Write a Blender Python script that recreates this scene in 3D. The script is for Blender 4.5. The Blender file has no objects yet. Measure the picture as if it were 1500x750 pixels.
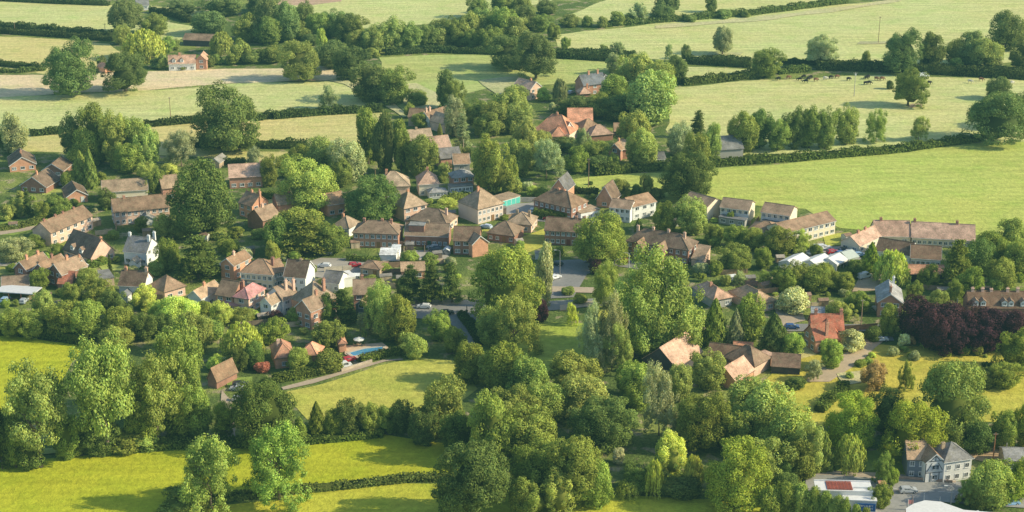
import bpy, math, random
import numpy as np
from mathutils import Vector, Matrix
random.seed(7)
R = math.radians
SC = bpy.context.scene
COL = SC.collection

# ------------------------------------------------------------------ camera
TH = R(20.0); FPX = 2459.0; CH = 189.0
camd = bpy.data.cameras.new('camera'); cam = bpy.data.objects.new('camera', camd); COL.objects.link(cam)
cam.location = (0, 0, CH); cam.rotation_euler = (math.pi/2 - TH, 0, 0)
camd.sensor_width = 36; camd.lens = 36*FPX/1500; camd.clip_start = 1; camd.clip_end = 20000
SC.camera = cam

def at(px, py, z=0.0):
    """the point of the level z metres above the ground that stands at this place of the view"""
    a = (px-750)/FPX; b = (375-py)/FPX
    d = Vector((a, math.cos(TH)+b*math.sin(TH), -math.sin(TH)+b*math.cos(TH)))
    t = (z-CH)/d.z
    return Vector((d.x*t, d.y*t, z))
def scl(py): return (py+520)*math.cos(TH)/CH      # pixels per metre on the ground there

# ------------------------------------------------------------------ materials
def mat(name):
    m = bpy.data.materials.new(name); m.use_nodes = True
    nt = m.node_tree; nt.nodes.clear()
    out = nt.nodes.new('ShaderNodeOutputMaterial')
    return m, nt, out
def N(nt, t, **k):
    n = nt.nodes.new(t)
    for a, v in k.items():
        if a.startswith('i_'): n.inputs[a[2:].replace('_', ' ')].default_value = v
        else: setattr(n, a, v)
    return n
def L(nt, a, b): nt.links.new(a, b)
def mixc(nt, a, b, fac, mode='MIX'):
    n = nt.nodes.new('ShaderNodeMix'); n.data_type = 'RGBA'; n.blend_type = mode
    for sock, v in ((n.inputs[0], fac), (n.inputs[6], a), (n.inputs[7], b)):
        if hasattr(v, 'links'): L(nt, v, sock)
        else: sock.default_value = v
    return n.outputs[2]
def noise(nt, scale, detail=3, vec=None, rough=.55):
    n = N(nt, 'ShaderNodeTexNoise'); n.inputs['Scale'].default_value = scale
    n.inputs['Detail'].default_value = detail; n.inputs['Roughness'].default_value = rough
    if vec is not None: L(nt, vec, n.inputs['Vector'])
    return n.outputs[0]
def ramp(nt, v, lo, hi, a, b):
    n = N(nt, 'ShaderNodeMapRange'); L(nt, v, n.inputs[0])
    n.inputs[1].default_value = lo; n.inputs[2].default_value = hi
    n.inputs[3].default_value = a; n.inputs[4].default_value = b
    return n.outputs[0]
def scalec(nt, col, f):
    n = N(nt, 'ShaderNodeVectorMath', operation='SCALE'); L(nt, col, n.inputs[0])
    if hasattr(f, 'links'): L(nt, f, n.inputs['Scale'])
    else: n.inputs['Scale'].default_value = f
    return n.outputs[0]
def objcol(nt): return N(nt, 'ShaderNodeObjectInfo').outputs['Color']
def objvec(nt): return N(nt, 'ShaderNodeTexCoord').outputs['Object']
def geopos(nt): return N(nt, 'ShaderNodeNewGeometry').outputs['Position']
def princ(nt, out, col, rough=.9, metal=0, spec=.2, bump=None, bs=.3, bd=.05):
    p = N(nt, 'ShaderNodeBsdfPrincipled')
    if hasattr(col, 'links'): L(nt, col, p.inputs['Base Color'])
    else: p.inputs['Base Color'].default_value = col
    p.inputs['Roughness'].default_value = rough; p.inputs['Metallic'].default_value = metal
    p.inputs['Specular IOR Level'].default_value = spec
    if bump is not None:
        b = N(nt, 'ShaderNodeBump'); b.inputs['Strength'].default_value = bs; b.inputs['Distance'].default_value = bd
        L(nt, bump, b.inputs['Height']); L(nt, b.outputs[0], p.inputs['Normal'])
    L(nt, p.outputs[0], out.inputs[0]); return p

def m_leaf():
    m, nt, out = mat('foliage')
    oi = N(nt, 'ShaderNodeObjectInfo')
    at_ = N(nt, 'ShaderNodeAttribute', attribute_name='tint')
    c = mixc(nt, oi.outputs['Color'], at_.outputs['Color'], 1.0, 'MULTIPLY')
    hs = N(nt, 'ShaderNodeHueSaturation'); L(nt, c, hs.inputs['Color'])
    L(nt, ramp(nt, oi.outputs['Random'], 0, 1, .490, .508), hs.inputs['Hue'])
    L(nt, ramp(nt, oi.outputs['Random'], 0, 1, .85, 1.15), hs.inputs['Value'])
    d = N(nt, 'ShaderNodeBsdfDiffuse'); L(nt, hs.outputs[0], d.inputs['Color'])
    t = N(nt, 'ShaderNodeBsdfTranslucent')
    tc = mixc(nt, hs.outputs[0], (1.0, .95, .35, 1), 1.0, 'MULTIPLY'); L(nt, tc, t.inputs['Color'])
    mx = N(nt, 'ShaderNodeMixShader'); mx.inputs[0].default_value = .24
    L(nt, d.outputs[0], mx.inputs[1]); L(nt, t.outputs[0], mx.inputs[2]); L(nt, mx.outputs[0], out.inputs[0])
    return m
def m_bark():
    m, nt, out = mat('bark')
    c = scalec(nt, objcol(nt), ramp(nt, noise(nt, 9, 4, objvec(nt)), .3, .7, .6, 1.3))
    princ(nt, out, c); return m
def m_field():
    m, nt, out = mat('field_grass')
    v = geopos(nt)
    c = objcol(nt)
    big = noise(nt, .012, 3, v); mid = noise(nt, .09, 4, v); fine = noise(nt, .5, 5, v, .75)
    mp = N(nt, 'ShaderNodeMapping'); L(nt, v, mp.inputs[0]); mp.inputs['Scale'].default_value = (.06, .9, 1); mp.inputs['Rotation'].default_value = (0, 0, .12)
    streak = noise(nt, .35, 3, mp.outputs[0])
    c = mixc(nt, c, mixc(nt, c, (1.10, .97, .95, 1), 1.0, 'MULTIPLY'), ramp(nt, big, .42, .68, 0, .9))
    c = mixc(nt, c, mixc(nt, c, (.70, .88, .62, 1), 1.0, 'MULTIPLY'), ramp(nt, mid, .45, .72, 0, .6))
    c = scalec(nt, c, ramp(nt, fine, .3, .7, .76, 1.22))
    c = scalec(nt, c, ramp(nt, streak, .3, .7, .88, 1.12))
    mp2 = N(nt, 'ShaderNodeMapping'); L(nt, v, mp2.inputs[0]); mp2.inputs['Rotation'].default_value = (0, 0, R(74))
    wv = N(nt, 'ShaderNodeTexWave'); L(nt, mp2.outputs[0], wv.inputs['Vector']); wv.inputs['Scale'].default_value = .055
    wv.inputs['Distortion'].default_value = 1.6; wv.inputs['Detail'].default_value = 2; wv.inputs['Detail Scale'].default_value = .4
    c = scalec(nt, c, ramp(nt, wv.outputs['Fac'], 0, 1, .975, 1.025))
    princ(nt, out, c, .95, spec=.05, bump=fine, bs=.9, bd=.5); return m
def m_ground():
    m, nt, out = mat('village_ground')
    v = geopos(nt)
    a = noise(nt, .05, 3, v); b = noise(nt, .2, 4, v); f = noise(nt, 1.1, 3, v, .7)
    c = mixc(nt, (.12, .17, .045, 1), (.27, .31, .08, 1), ramp(nt, a, .45, .6, 0, 1))
    c = mixc(nt, c, (.42, .34, .22, 1), ramp(nt, b, .54, .64, 0, .8))
    c = scalec(nt, c, ramp(nt, f, .3, .7, .6, 1.35))
    princ(nt, out, c, .95, spec=.05, bump=f, bs=.9, bd=.6); return m
def m_surf(name, lo, hi, sc1, sc2, rough=.9, spec=.2):
    m, nt, out = mat(name)
    v = objvec(nt)
    n1 = noise(nt, sc1, 4, v); n2 = noise(nt, sc2, 4, v, .7)
    c = scalec(nt, objcol(nt), ramp(nt, n1, .3, .7, lo, hi))
    c = scalec(nt, c, ramp(nt, n2, .3, .7, lo, hi))
    princ(nt, out, c, rough, spec=spec, bump=n2, bs=.2, bd=.03); return m
def m_roof():
    m, nt, out = mat('roof_tiles')
    v = objvec(nt); oi = N(nt, 'ShaderNodeObjectInfo')
    # tile courses follow the height of the slope
    w = N(nt, 'ShaderNodeTexWave', wave_type='BANDS', bands_direction='Z'); L(nt, v, w.inputs['Vector'])
    w.inputs['Scale'].default_value = 1.6; w.inputs['Distortion'].default_value = .4
    sp = N(nt, 'ShaderNodeVectorMath', operation='ADD'); L(nt, v, sp.inputs[0]); L(nt, oi.outputs['Location'], sp.inputs[1])
    n1 = noise(nt, .35, 4, sp.outputs[0], .65); n2 = noise(nt, 3.2, 4, sp.outputs[0], .75)
    mp = N(nt, 'ShaderNodeMapping'); L(nt, sp.outputs[0], mp.inputs[0]); mp.inputs['Scale'].default_value = (1.5, 1.5, .25)
    n3 = noise(nt, .9, 3, mp.outputs[0])
    c = scalec(nt, oi.outputs['Color'], ramp(nt, n1, .3, .7, .60, 1.40))
    c = mixc(nt, c, (.30, .27, .17, 1), ramp(nt, n3, .5, .72, 0, .45))
    c = scalec(nt, c, ramp(nt, n2, .3, .7, .66, 1.36))
    c = scalec(nt, c, ramp(nt, w.outputs['Fac'], 0, 1, .86, 1.06))
    princ(nt, out, c, .85, spec=.15, bump=w.outputs['Fac'], bs=.5, bd=.05); return m
def m_brick():
    m, nt, out = mat('brickwork')
    v = objvec(nt); oi = N(nt, 'ShaderNodeObjectInfo')
    n1 = noise(nt, .5, 4, v); n2 = noise(nt, 4.5, 3, v, .8)
    c = scalec(nt, oi.outputs['Color'], ramp(nt, n1, .3, .7, .82, 1.18))
    c = scalec(nt, c, ramp(nt, n2, .3, .7, .78, 1.24))
    princ(nt, out, c, .9, spec=.1); return m
def m_plain(name, rough=.6, metal=0, spec=.4):
    m, nt, out = mat(name); n = noise(nt, 1.2, 3, objvec(nt))
    princ(nt, out, scalec(nt, objcol(nt), ramp(nt, n, .3, .7, .92, 1.06)), rough, metal, spec); return m
def m_glass():
    m, nt, out = mat('window_glass')
    n = noise(nt, .8, 1, geopos(nt))
    c = mixc(nt, (.03, .04, .05, 1), (.45, .48, .50, 1), ramp(nt, n, .42, .6, 0, .7))
    princ(nt, out, c, .12, spec=.6); return m
def m_water():
    m, nt, out = mat('pool_water'); n = noise(nt, 1.5, 3, objvec(nt))
    c = mixc(nt, (.05, .24, .50, 1), (.20, .50, .62, 1), ramp(nt, n, .35, .7, 0, .8))
    princ(nt, out, c, .08, spec=.6, bump=n, bs=.3, bd=.05); return m
M_LEAF = m_leaf(); M_BARK = m_bark(); M_FIELD = m_field(); M_GROUND = m_ground()
M_TARMAC = m_surf('tarmac', .88, 1.12, .15, 1.5); M_ROOF = m_roof(); M_BRICK = m_brick()
M_RENDER = m_surf('painted_render', .93, 1.05, .4, 3); M_WOOD = m_surf('timber', .8, 1.2, .6, 5)
M_PAINT = m_plain('paint', .5); M_CAR = m_plain('car_paint', .25, 0, .6); M_GLASS = m_glass(); M_WATER = m_water()
M_RUB = m_plain('rubber', .8, 0, .1); M_CLOTH = m_plain('canvas', .9, 0, .1); M_COW = m_surf('hide', .8, 1.2, 1.2, 4)

# ------------------------------------------------------------------ mesh helpers
class MB:
    def __init__(s): s.v = []; s.f = []; s.m = []
    def poly(s, pts, mi=0):
        i = len(s.v); s.v += [tuple(p) for p in pts]; s.f.append(tuple(range(i, i+len(pts)))); s.m.append(mi)
    def prism(s, pts, off, mi=0):
        """closed solid: polygon pts swept by off"""
        o = Vector(off); a = [Vector(p) for p in pts]; b = [p+o for p in a]; n = len(a)
        i = len(s.v); s.v += [tuple(p) for p in a+b]
        s.f.append(tuple(range(i+n-1, i-1, -1))); s.f.append(tuple(range(i+n, i+2*n))); s.m += [mi, mi]
        for k in range(n):
            s.f.append((i+k, i+(k+1) % n, i+n+(k+1) % n, i+n+k)); s.m.append(mi)
    def box(s, x0, x1, y0, y1, z0, z1, mi=0):
        s.prism([(x0, y0, z0), (x1, y0, z0), (x1, y1, z0), (x0, y1, z0)], (0, 0, z1-z0), mi)
    def tube(s, pts, rad, n=6, mi=0, cap=True):
        rings = []
        for k, p in enumerate(pts):
            p = Vector(p)
            d = (Vector(pts[min(k+1, len(pts)-1)])-Vector(pts[max(k-1, 0)])).normalized()
            u = d.cross(Vector((0, 1, 0)) if abs(d.y) < .9 else Vector((1, 0, 0))).normalized(); w = d.cross(u)
            i = len(s.v)
            for j in range(n):
                a = 2*math.pi*j/n; s.v.append(tuple(p+(u*math.cos(a)+w*math.sin(a))*rad[k]))
            rings.append(i)
        for a, b in zip(rings, rings[1:]):
            for j in range(n):
                s.f.append((a+j, a+(j+1) % n, b+(j+1) % n, b+j)); s.m.append(mi)
        if cap:
            s.f.append(tuple(rings[0]+j for j in range(n-1, -1, -1))); s.f.append(tuple(rings[-1]+j for j in range(n))); s.m += [mi, mi]
    def mesh(s, name, mats, smooth=False):
        me = bpy.data.meshes.new(name); me.from_pydata(s.v, [], s.f)
        for m in (mats if isinstance(mats, (list, tuple)) else [mats]): me.materials.append(m)
        me.polygons.foreach_set('material_index', s.m)
        if smooth: me.polygons.foreach_set('use_smooth', [True]*len(s.f))
        me.update()
        import bmesh
        bm = bmesh.new(); bm.from_mesh(me); bmesh.ops.recalc_face_normals(bm, faces=bm.faces); bm.to_mesh(me); bm.free()
        return me

WM = {}
def put(name, data, M=None, parent=None, color=None):
    o = bpy.data.objects.new(name, data); COL.objects.link(o)
    M = M if M is not None else Matrix.Identity(4)
    WM[o.name] = M
    if parent is not None:
        o.parent = parent; o.matrix_basis = WM[parent.name].inverted() @ M
    else: o.matrix_basis = M
    if color is not None: o.color = (color[0], color[1], color[2], 1)
    return o
AUTO = []
def tag(o, label, cat, group=None, auto=False, px=None):
    o['category'] = cat
    if group: o['group'] = group
    if auto: AUTO.append((o, label, px, group))
    else: o['label'] = label
    return o
def frame(p, rot): return Matrix.Translation(p) @ Matrix.Rotation(rot, 4, 'Z')

# ------------------------------------------------------------------ colours (real-world reflectance)
BR = dict(brick=(.54, .295, .21), dbrick=(.36, .195, .145), pink=(.76, .52, .40), orange=(.70, .37, .235), white=(.86, .855, .83),
          cream=(.86, .75, .58), pinkwhite=(.78, .64, .54), grey=(.42, .41, .38), dark=(.10, .09, .09), tan=(.50, .38, .26), slateblue=(.22, .25, .30))
RF = dict(brown=(.365, .245, .165), dbrown=(.22, .145, .10), pink=(.62, .39, .28), red=(.56, .20, .12), tan=(.49, .35, .235), slate=(.20, .20, .21),
          grey=(.30, .28, .26), orange=(.66, .33, .21), lslate=(.36, .36, .37), white=(.82, .81, .80), rose=(.56, .26, .24))
LF = dict(d=(.088, .128, .031), m=(.152, .200, .040), l=(.205, .258, .062), y=(.30, .37, .075), g=(.235, .275, .13), p=(.052, .026, .030),
          b=(.195, .265, .055), c=(.34, .38, .19), n=(.21, .165, .07), v=(.185, .25, .035), r=(.40, .20, .11))
LFN = dict(d='dark green', m='mid green', l='light green', y='yellow green', g='grey green', p='dark purple', b='bright green',
           c='cream flowered', n='brownish', v='olive green', r='reddish brown')
# ------------------------------------------------------------------ foliage
rng = np.random.default_rng(11)
def cards_mesh(name, C, Nn, size, tint, fill=None, asp=1.0):
    """one small four-cornered leaf spray per centre C facing Nn; fill = (verts, faces) of the dark inside"""
    n = len(C)
    Nn = Nn/(np.linalg.norm(Nn, axis=1, keepdims=True)+1e-9)
    ref = rng.normal(size=(n, 3)); U = np.cross(Nn, ref); U /= (np.linalg.norm(U, axis=1, keepdims=True)+1e-9); V = np.cross(Nn, U)
    s = size[:, None] if isinstance(size, np.ndarray) else np.full((n, 1), size)
    if asp != 1.0:
        U = np.tile(np.array([[0, 0, 1.0]]), (n, 1)); V = np.cross(Nn, U); V /= (np.linalg.norm(V, axis=1, keepdims=True)+1e-9)
        U = U*asp
    j = lambda: 1+.45*rng.uniform(-1, 1, (n, 1))
    P = np.stack([C+(U*j())*s*.5, C+(V*j())*s*.5, C-(U*j())*s*.5, C-(V*j())*s*.5], 1).reshape(-1, 3)
    F = np.arange(4*n).reshape(-1, 4)
    T = np.repeat(tint, 4, axis=0)
    verts = P; loops = F.reshape(-1); nl = [4]*n
    if fill is not None:
        fv, ff = fill; verts = np.vstack([P, fv]); T = np.vstack([T, np.full((len(fv), 3), .5)])  # filling tinted darker, standing for shade inside the foliage
        loops = np.concatenate([loops, (np.array(ff)+4*n).reshape(-1)]); nl += [3]*len(ff)
    me = bpy.data.meshes.new(name)
    me.vertices.add(len(verts)); me.vertices.foreach_set('co', verts.astype(np.float32).reshape(-1))
    me.loops.add(len(loops)); me.loops.foreach_set('vertex_index', loops.astype(np.int32))
    nl = np.array(nl); st = np.concatenate([[0], np.cumsum(nl)[:-1]])
    me.polygons.add(len(nl)); me.polygons.foreach_set('loop_start', st.astype(np.int32)); me.polygons.foreach_set('loop_total', nl.astype(np.int32))
    a = me.color_attributes.new('tint', 'FLOAT_COLOR', 'POINT')
    a.data.foreach_set('color', np.hstack([T, np.ones((len(T), 1))]).astype(np.float32).reshape(-1))
    me.materials.append(M_LEAF); me.update(calc_edges=True); return me

import bmesh
def ico(sub=2):
    bm = bmesh.new(); bmesh.ops.create_icosphere(bm, subdivisions=sub, radius=1)
    v = np.array([tuple(x.co) for x in bm.verts]); f = [[y.index for y in x.verts] for x in bm.faces]; bm.free(); return v, f
ICOV, ICOF = ico(2)
def sph(n):
    x = rng.normal(size=(n, 3)); return x/np.linalg.norm(x, axis=1, keepdims=True)
def tints(n, k=.22): # brightness per spray with a slight warm or cool shift
    b = 1+k*rng.normal(size=(n, 1)); w = .06*rng.normal(size=(n, 1)); return np.clip(np.hstack([b*(1+w), b, b*(1-w)]), .25, 2.2)

def crown(kind, var):
    """unit crown: 1 wide, 1 high including the clear trunk below"""
    if kind in ('O', 'R', 'T', 'A', 'B', 'P', 'H'):
        z0, top, nc, rc, pc, cs, fl = {'O': (.08, 1.0, 110, (.07, .15), 240, .0215, .58), 'R': (-.04, 1.0, 95, (.08, .18), 170, .0295, .62), 'T': (.0, 1.0, 100, (.10, .17), 120, .040, .66),
                                   'A': (.05, 1.0, 120, (.05, .13), 250, .0215, 0), 'H': (.05, 1.0, 110, (.06, .14), 230, .023, 0), 'B': (.0, 1.0, 40, (.14, .24), 190, .056, .60), 'P': (.28, 1, 26, (.14, .24), 70, .075, .55)}[kind]
        cz = (z0+top)/2; hz = (top-z0)/2
        # a few big lobes give the outline its unevenness
        lob = sph(7); la = rng.uniform(.05, .34 if kind != 'B' else .22, 7)
        def rad(d):
            r = np.ones(len(d))*.78
            for k in range(7):
                r += la[k]*np.clip((d@lob[k]-.45)/.55, 0, 1)**1.2
            if kind in ('O', 'R'): r *= 1-.10*np.clip(-d[:, 2], 0, 1)
            if kind == 'T': r *= 1-.25*np.abs(d[:, 2])
            return r
        d = sph(nc); lim = -.62 if kind in 'OAPH' else -.95; d[:, 2] = np.where(d[:, 2] < lim, -d[:, 2], d[:, 2])
        rr = rad(d)*rng.uniform(.66 if kind not in 'AH' else .3, .97, nc)
        full = (1+.30*d[:, 2]**2) if kind in 'ORAH' else np.ones(nc)
        rcl = rng.uniform(rc[0], rc[1], nc)
        cc = d*np.stack([rr*.5*full, rr*.5*full, rr*hz], 1)*(1-.5*rcl[:, None]); cc[:, 2] += cz
        C = []; NN = []; T = []
        for k in range(nc):
            n = int(pc*rng.uniform(.7, 1.25)*(rcl[k]/np.mean(rc))**2)
            e = sph(n)+d[k]*.45; e /= np.linalg.norm(e, axis=1, keepdims=True)
            e[:, 2] = np.where(e[:, 2] < -.3, e[:, 2]*.4, e[:, 2])
            rj = rng.uniform(.72, 1.08, (n, 1)) if kind not in 'AH' else rng.uniform(.3, 1.2, (n, 1))
            p = cc[k]+e*rj*np.array([rcl[k], rcl[k], rcl[k]*.8*(hz*2)/(.85)])
            C.append(p); NN.append(e+rng.normal(size=(n, 3))*.42+np.array([.0, 0, .15]))
            # undersides of clumps are darkened: self-shadow put into the spray tint
            base = rng.uniform(.78, 1.22); clump_shade = np.clip(.80+.50*(e[:, 2:3]*.5+.5), .5, 1.35)
            T.append(tints(n, .16)*base*clump_shade)
        C = np.vstack(C); NN = np.vstack(NN); T = np.vstack(T)
        # fit the crown to one wide and one high
        zt = {'O': .10, 'R': .02, 'T': 0, 'A': .06, 'B': -.03, 'P': .25, 'H': .27}[kind]
        if kind == 'O': C[:, :2] *= (1.05-.12*np.clip((C[:, 2:3]-.1)/.9, 0, 1)**1.5)
        zl, zh = np.percentile(C[:, 2], .8), np.percentile(C[:, 2], 98.6); ez = lambda z: zt+(z-zl)/(zh-zl)*(1-zt)
        rq = np.percentile(np.hypot(C[:, 0], C[:, 1]), 95); kx = .5/rq
        C[:, 2] = np.maximum(ez(C[:, 2]), .0); C[:, :2] *= kx
        fill = None
        if fl:
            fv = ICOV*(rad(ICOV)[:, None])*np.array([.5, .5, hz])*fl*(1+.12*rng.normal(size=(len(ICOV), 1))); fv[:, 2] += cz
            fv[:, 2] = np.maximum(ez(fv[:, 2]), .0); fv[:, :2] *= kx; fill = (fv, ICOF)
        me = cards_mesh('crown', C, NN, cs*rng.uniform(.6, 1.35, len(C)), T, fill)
    elif kind == 'W':
        C = []; NN = []; T = []
        for k in range(120):
            a = rng.uniform(0, 2*math.pi); r = .5*math.sqrt(rng.uniform(.05, 1)); topz = 1-.5*(r/.5)**2.2+rng.uniform(-.05, .03)
            ln = rng.uniform(.25, .62) if r > .2 else rng.uniform(.1, .3)
            n = int(70*ln)+12; t = rng.uniform(0, 1, (n, 1)); z = np.maximum(topz-ln*t, .04)
            w = .024+.022*t; x = np.array([[math.cos(a)*r, math.sin(a)*r]])*(1+.12*t)
            C.append(np.hstack([x+rng.normal(size=(n, 2))*w, z])); NN.append(np.hstack([x*2+rng.normal(size=(n, 2))*.5, rng.uniform(0, .3, (n, 1))]))
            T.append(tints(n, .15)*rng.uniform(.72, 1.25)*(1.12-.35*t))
        C = np.vstack(C); fv = ICOV*np.array([.36, .36, .36]); fv[:, 2] += .52
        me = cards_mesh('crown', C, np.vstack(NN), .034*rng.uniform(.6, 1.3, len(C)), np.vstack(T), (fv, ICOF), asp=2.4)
    elif kind == 'C':
        n = 6500; z = rng.uniform(0.01, 1, n)**1.15; prof = .5*np.minimum(1, (1-z)*1.45+.02)**.75*np.minimum(1, .75+z*2)
        a = rng.uniform(0, 2*math.pi, n); lump = 1+.13*np.sin(a*5+z*17+var)+.10*np.sin(a*9-z*31)
        r = prof*lump*rng.uniform(.8, 1.04, n)
        C = np.stack([np.cos(a)*r, np.sin(a)*r, z], 1); NN = np.stack([np.cos(a), np.sin(a), np.full(n, .35)], 1)+rng.normal(size=(n, 3))*.4
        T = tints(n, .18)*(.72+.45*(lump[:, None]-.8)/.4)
        fv = ICOV.copy(); zz = (fv[:, 2]+1)/2; fv[:, :2] *= (.42*np.minimum(1, (1-zz)*1.4+.02)**.7/np.maximum(.25, np.sqrt(np.maximum(1e-4, 1-fv[:, 2]**2))))[:, None]*.9; fv[:, 2] = zz*.95
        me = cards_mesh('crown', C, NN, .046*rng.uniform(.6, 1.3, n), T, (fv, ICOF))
    else:  # E: cedar or pine in flat ragged layers
        C = []; NN = []; T = []
        for lv in np.linspace(.14, .97, 11):
            R0 = .5*(1-lv)**.62*1.15
            for b in range(int(4+R0*16)):
                a = rng.uniform(0, 2*math.pi); rr = R0*rng.uniform(.45, .95); cr = rng.uniform(.07, .13)
                if rng.uniform() < .12: continue
                n = 95; q = rng.normal(size=(n, 3))*np.array([cr*.62, cr*.62, .013])
                C.append(q+np.array([math.cos(a)*rr, math.sin(a)*rr, lv+rng.uniform(-.025, .025)-rr*.08])); NN.append(rng.normal(size=(n, 3))*.45+np.array([0, 0, 1]))
                T.append(tints(n, .18)*rng.uniform(.75, 1.3))
        C = np.vstack(C); C[:, 2] = np.maximum(C[:, 2], .02)
        fv = ICOV.copy(); zz = (fv[:, 2]+1)/2; fv[:, :2] *= (.30*(1-zz)**.6+.02)[:, None]; fv[:, 2] = .08+zz*.82
        me = cards_mesh('crown', C, np.vstack(NN), .040*rng.uniform(.6, 1.3, len(C)), np.vstack(T), (fv, ICOF))
    return me
def trunk_mesh(kind, var):
    mb = MB(); rnd = random.Random(var*13+ord(kind))
    top = {'C': .8, 'E': .92, 'B': .4, 'W': .6}.get(kind, .62)
    r = {'B': .02, 'P': .022, 'A': .016}.get(kind, .026)
    pts = [(rnd.uniform(-.012, .012)*k, rnd.uniform(-.012, .012)*k, top*k/5) for k in range(6)]; pts[0] = (0, 0, -.01)
    mb.tube(pts, [r*1.6, r*1.05, r*.9, r*.75, r*.55, r*.3], 7)
    if kind not in 'CEB':
        for k in range(7 if kind not in 'AH' else 16):
            a = rnd.uniform(0, 6.28); z = rnd.uniform(.22, .55); ln = rnd.uniform(.18, .36); rise = rnd.uniform(.12, .36)
            p0 = Vector((0, 0, z)); p1 = p0+Vector((math.cos(a)*ln*.5, math.sin(a)*ln*.5, rise*.6)); p2 = p0+Vector((math.cos(a)*ln, math.sin(a)*ln, rise))
            mb.tube([p0, p1, p2], [r*.5, r*.3, r*.1], 5)
    return mb.mesh('trunk', M_BARK, True)
NV = {'H': 3, 'O': 4, 'R': 5, 'T': 3, 'A': 4, 'W': 2, 'C': 2, 'E': 3, 'B': 4, 'P': 2}
CROWN = {k: [crown(k, i) for i in range(n)] for k, n in NV.items()}
TRUNK = {k: [trunk_mesh(k, i) for i in range(n)] for k, n in NV.items()}
TNAME = dict(O='oak_tree', R='broadleaf_tree', T='poplar_tree', H='high_crowned_tree', A='open_crowned_tree', W='willow_tree', C='cypress_tree', E='cedar_tree', B='shrub', P='young_tree')
TPHR = dict(O='spreading tree', R='round-headed tree', T='tall narrow tree', H='tall-stemmed feathery tree', A='loose feathery tree', W='weeping tree', C='cone-shaped conifer', E='ragged layered conifer', B='rounded shrub', P='young tree')
TREEN = [0]
def tree(kind, c, cx, top, bot, w):
    TREEN[0] += 1; i = TREEN[0]; rnd = random.Random(i*77)
    by = bot if kind in 'OAPH' else bot-.13*w
    by = max(by, top+5)
    s = scl(by); p = at(cx, by)
    H = (by-top)/(s*math.cos(TH)); W = w/s*1.0
    H *= .93
    v = rnd.randrange(NV[kind])
    root = put(TNAME[kind] if c != 'p' else 'purple_beech_tree', None, Matrix.Translation(p)); root.empty_display_size = 1
    rz = Matrix.Rotation(rnd.uniform(0, 6.28), 4, 'Z')
    M = Matrix.Translation(p) @ rz @ Matrix.Diagonal((W, W*rnd.uniform(.92, 1.05), H, 1))
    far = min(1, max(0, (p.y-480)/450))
    col = [a*(1-.25*far)+b*.25*far for a, b in zip(LF[c], (.20, .25, .13))]  # distant crowns shift to grey green: haze put into the leaf colour
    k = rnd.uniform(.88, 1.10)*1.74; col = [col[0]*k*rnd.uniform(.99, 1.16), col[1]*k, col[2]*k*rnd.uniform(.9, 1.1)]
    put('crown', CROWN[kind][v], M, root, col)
    if not (kind == 'B' and w < 26): put('trunk', TRUNK[kind][v], M, root, (.20, .16, .11) if kind not in 'AH' else (.30, .23, .17))
    size = 'large' if w > 74 else ('small' if w < 27 else 'medium')
    tag(root, (size, LFN[c], TPHR[kind]), 'tree' if kind != 'B' else 'shrub', None, True, (cx, (top+bot)/2))
    return root

def hedge(label, pts, w, h, col='d', z=0, name='hedge', group=None, auto=False):
    """clipped or wild hedge along points of the ground"""
    P = [at(*q) for q in pts]; C = []; NN = []; mb = MB()
    for a, b in zip(P, P[1:]):
        d = b-a; ln = d.length; d = d/ln; sd = Vector((-d.y, d.x, 0)); dist = a.y
        cs = .34 if dist < 560 else .5
        n = int(ln*(2*h+w)/(cs*cs)*1.3); n = min(n, 9000)
        t = rng.uniform(0, ln, n); u = rng.uniform(0, 2*h+w, n)
        hh = h*(1+(.05 if 'clipped' in label else .17)*np.sin(t*.31+a.x)+(.03 if 'clipped' in label else .12)*np.sin(t*.9+1))
        off = np.where(u < h, -w/2, np.where(u < h+w, u-h-w/2, w/2)); zz = np.where(u < h, u/h*hh, np.where(u < h+w, hh, (2*h+w-u)/h*hh))
        nz = np.where((u >= h) & (u < h+w), 1.0, .25); no = np.where(u < h, -1.0, np.where(u < h+w, 0, 1.0))
        jit = rng.normal(size=(n, 3))*cs*.32
        X = a.x+d.x*t+sd.x*off; Y = a.y+d.y*t+sd.y*off
        C.append(np.stack([X, Y, np.maximum(zz, .1)], 1)+jit); NN.append(np.stack([sd.x*no, sd.y*no, nz], 1)+rng.normal(size=(n, 3))*.45)
        q = .40*w
        mb.prism([a-sd*q, b-sd*q, b+sd*q, a+sd*q], (0, 0, h*.84))
    C = np.vstack(C); NN = np.vstack(NN); n = len(C)
    # solid inside as triangles
    fv = np.array(mb.v); ff = []
    for f in mb.f:
        for k in range(1, len(f)-1): ff.append([f[0], f[k], f[k+1]])
    blot = (1+.18*np.sin(C[:, 0]*.5)*np.cos(C[:, 1]*.4+1))[:, None]
    o0 = P[0]; C = C-np.array(o0); fv = fv-np.array(o0)
    cs = .34 if P[0].y < 560 else .50
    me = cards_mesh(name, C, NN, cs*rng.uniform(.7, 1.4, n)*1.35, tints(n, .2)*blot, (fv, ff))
    far = min(1, max(0, (o0.y-480)/450)); col = [a*(1-.25*far)+b*.25*far for a, b in zip(LF[col], (.20, .24, .13))]  # distant hedges greyed likewise, haze mixed into their colour
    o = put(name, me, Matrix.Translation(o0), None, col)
    tag(o, label, 'hedge', group or 'hedges between fields and gardens'); return o
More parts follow.
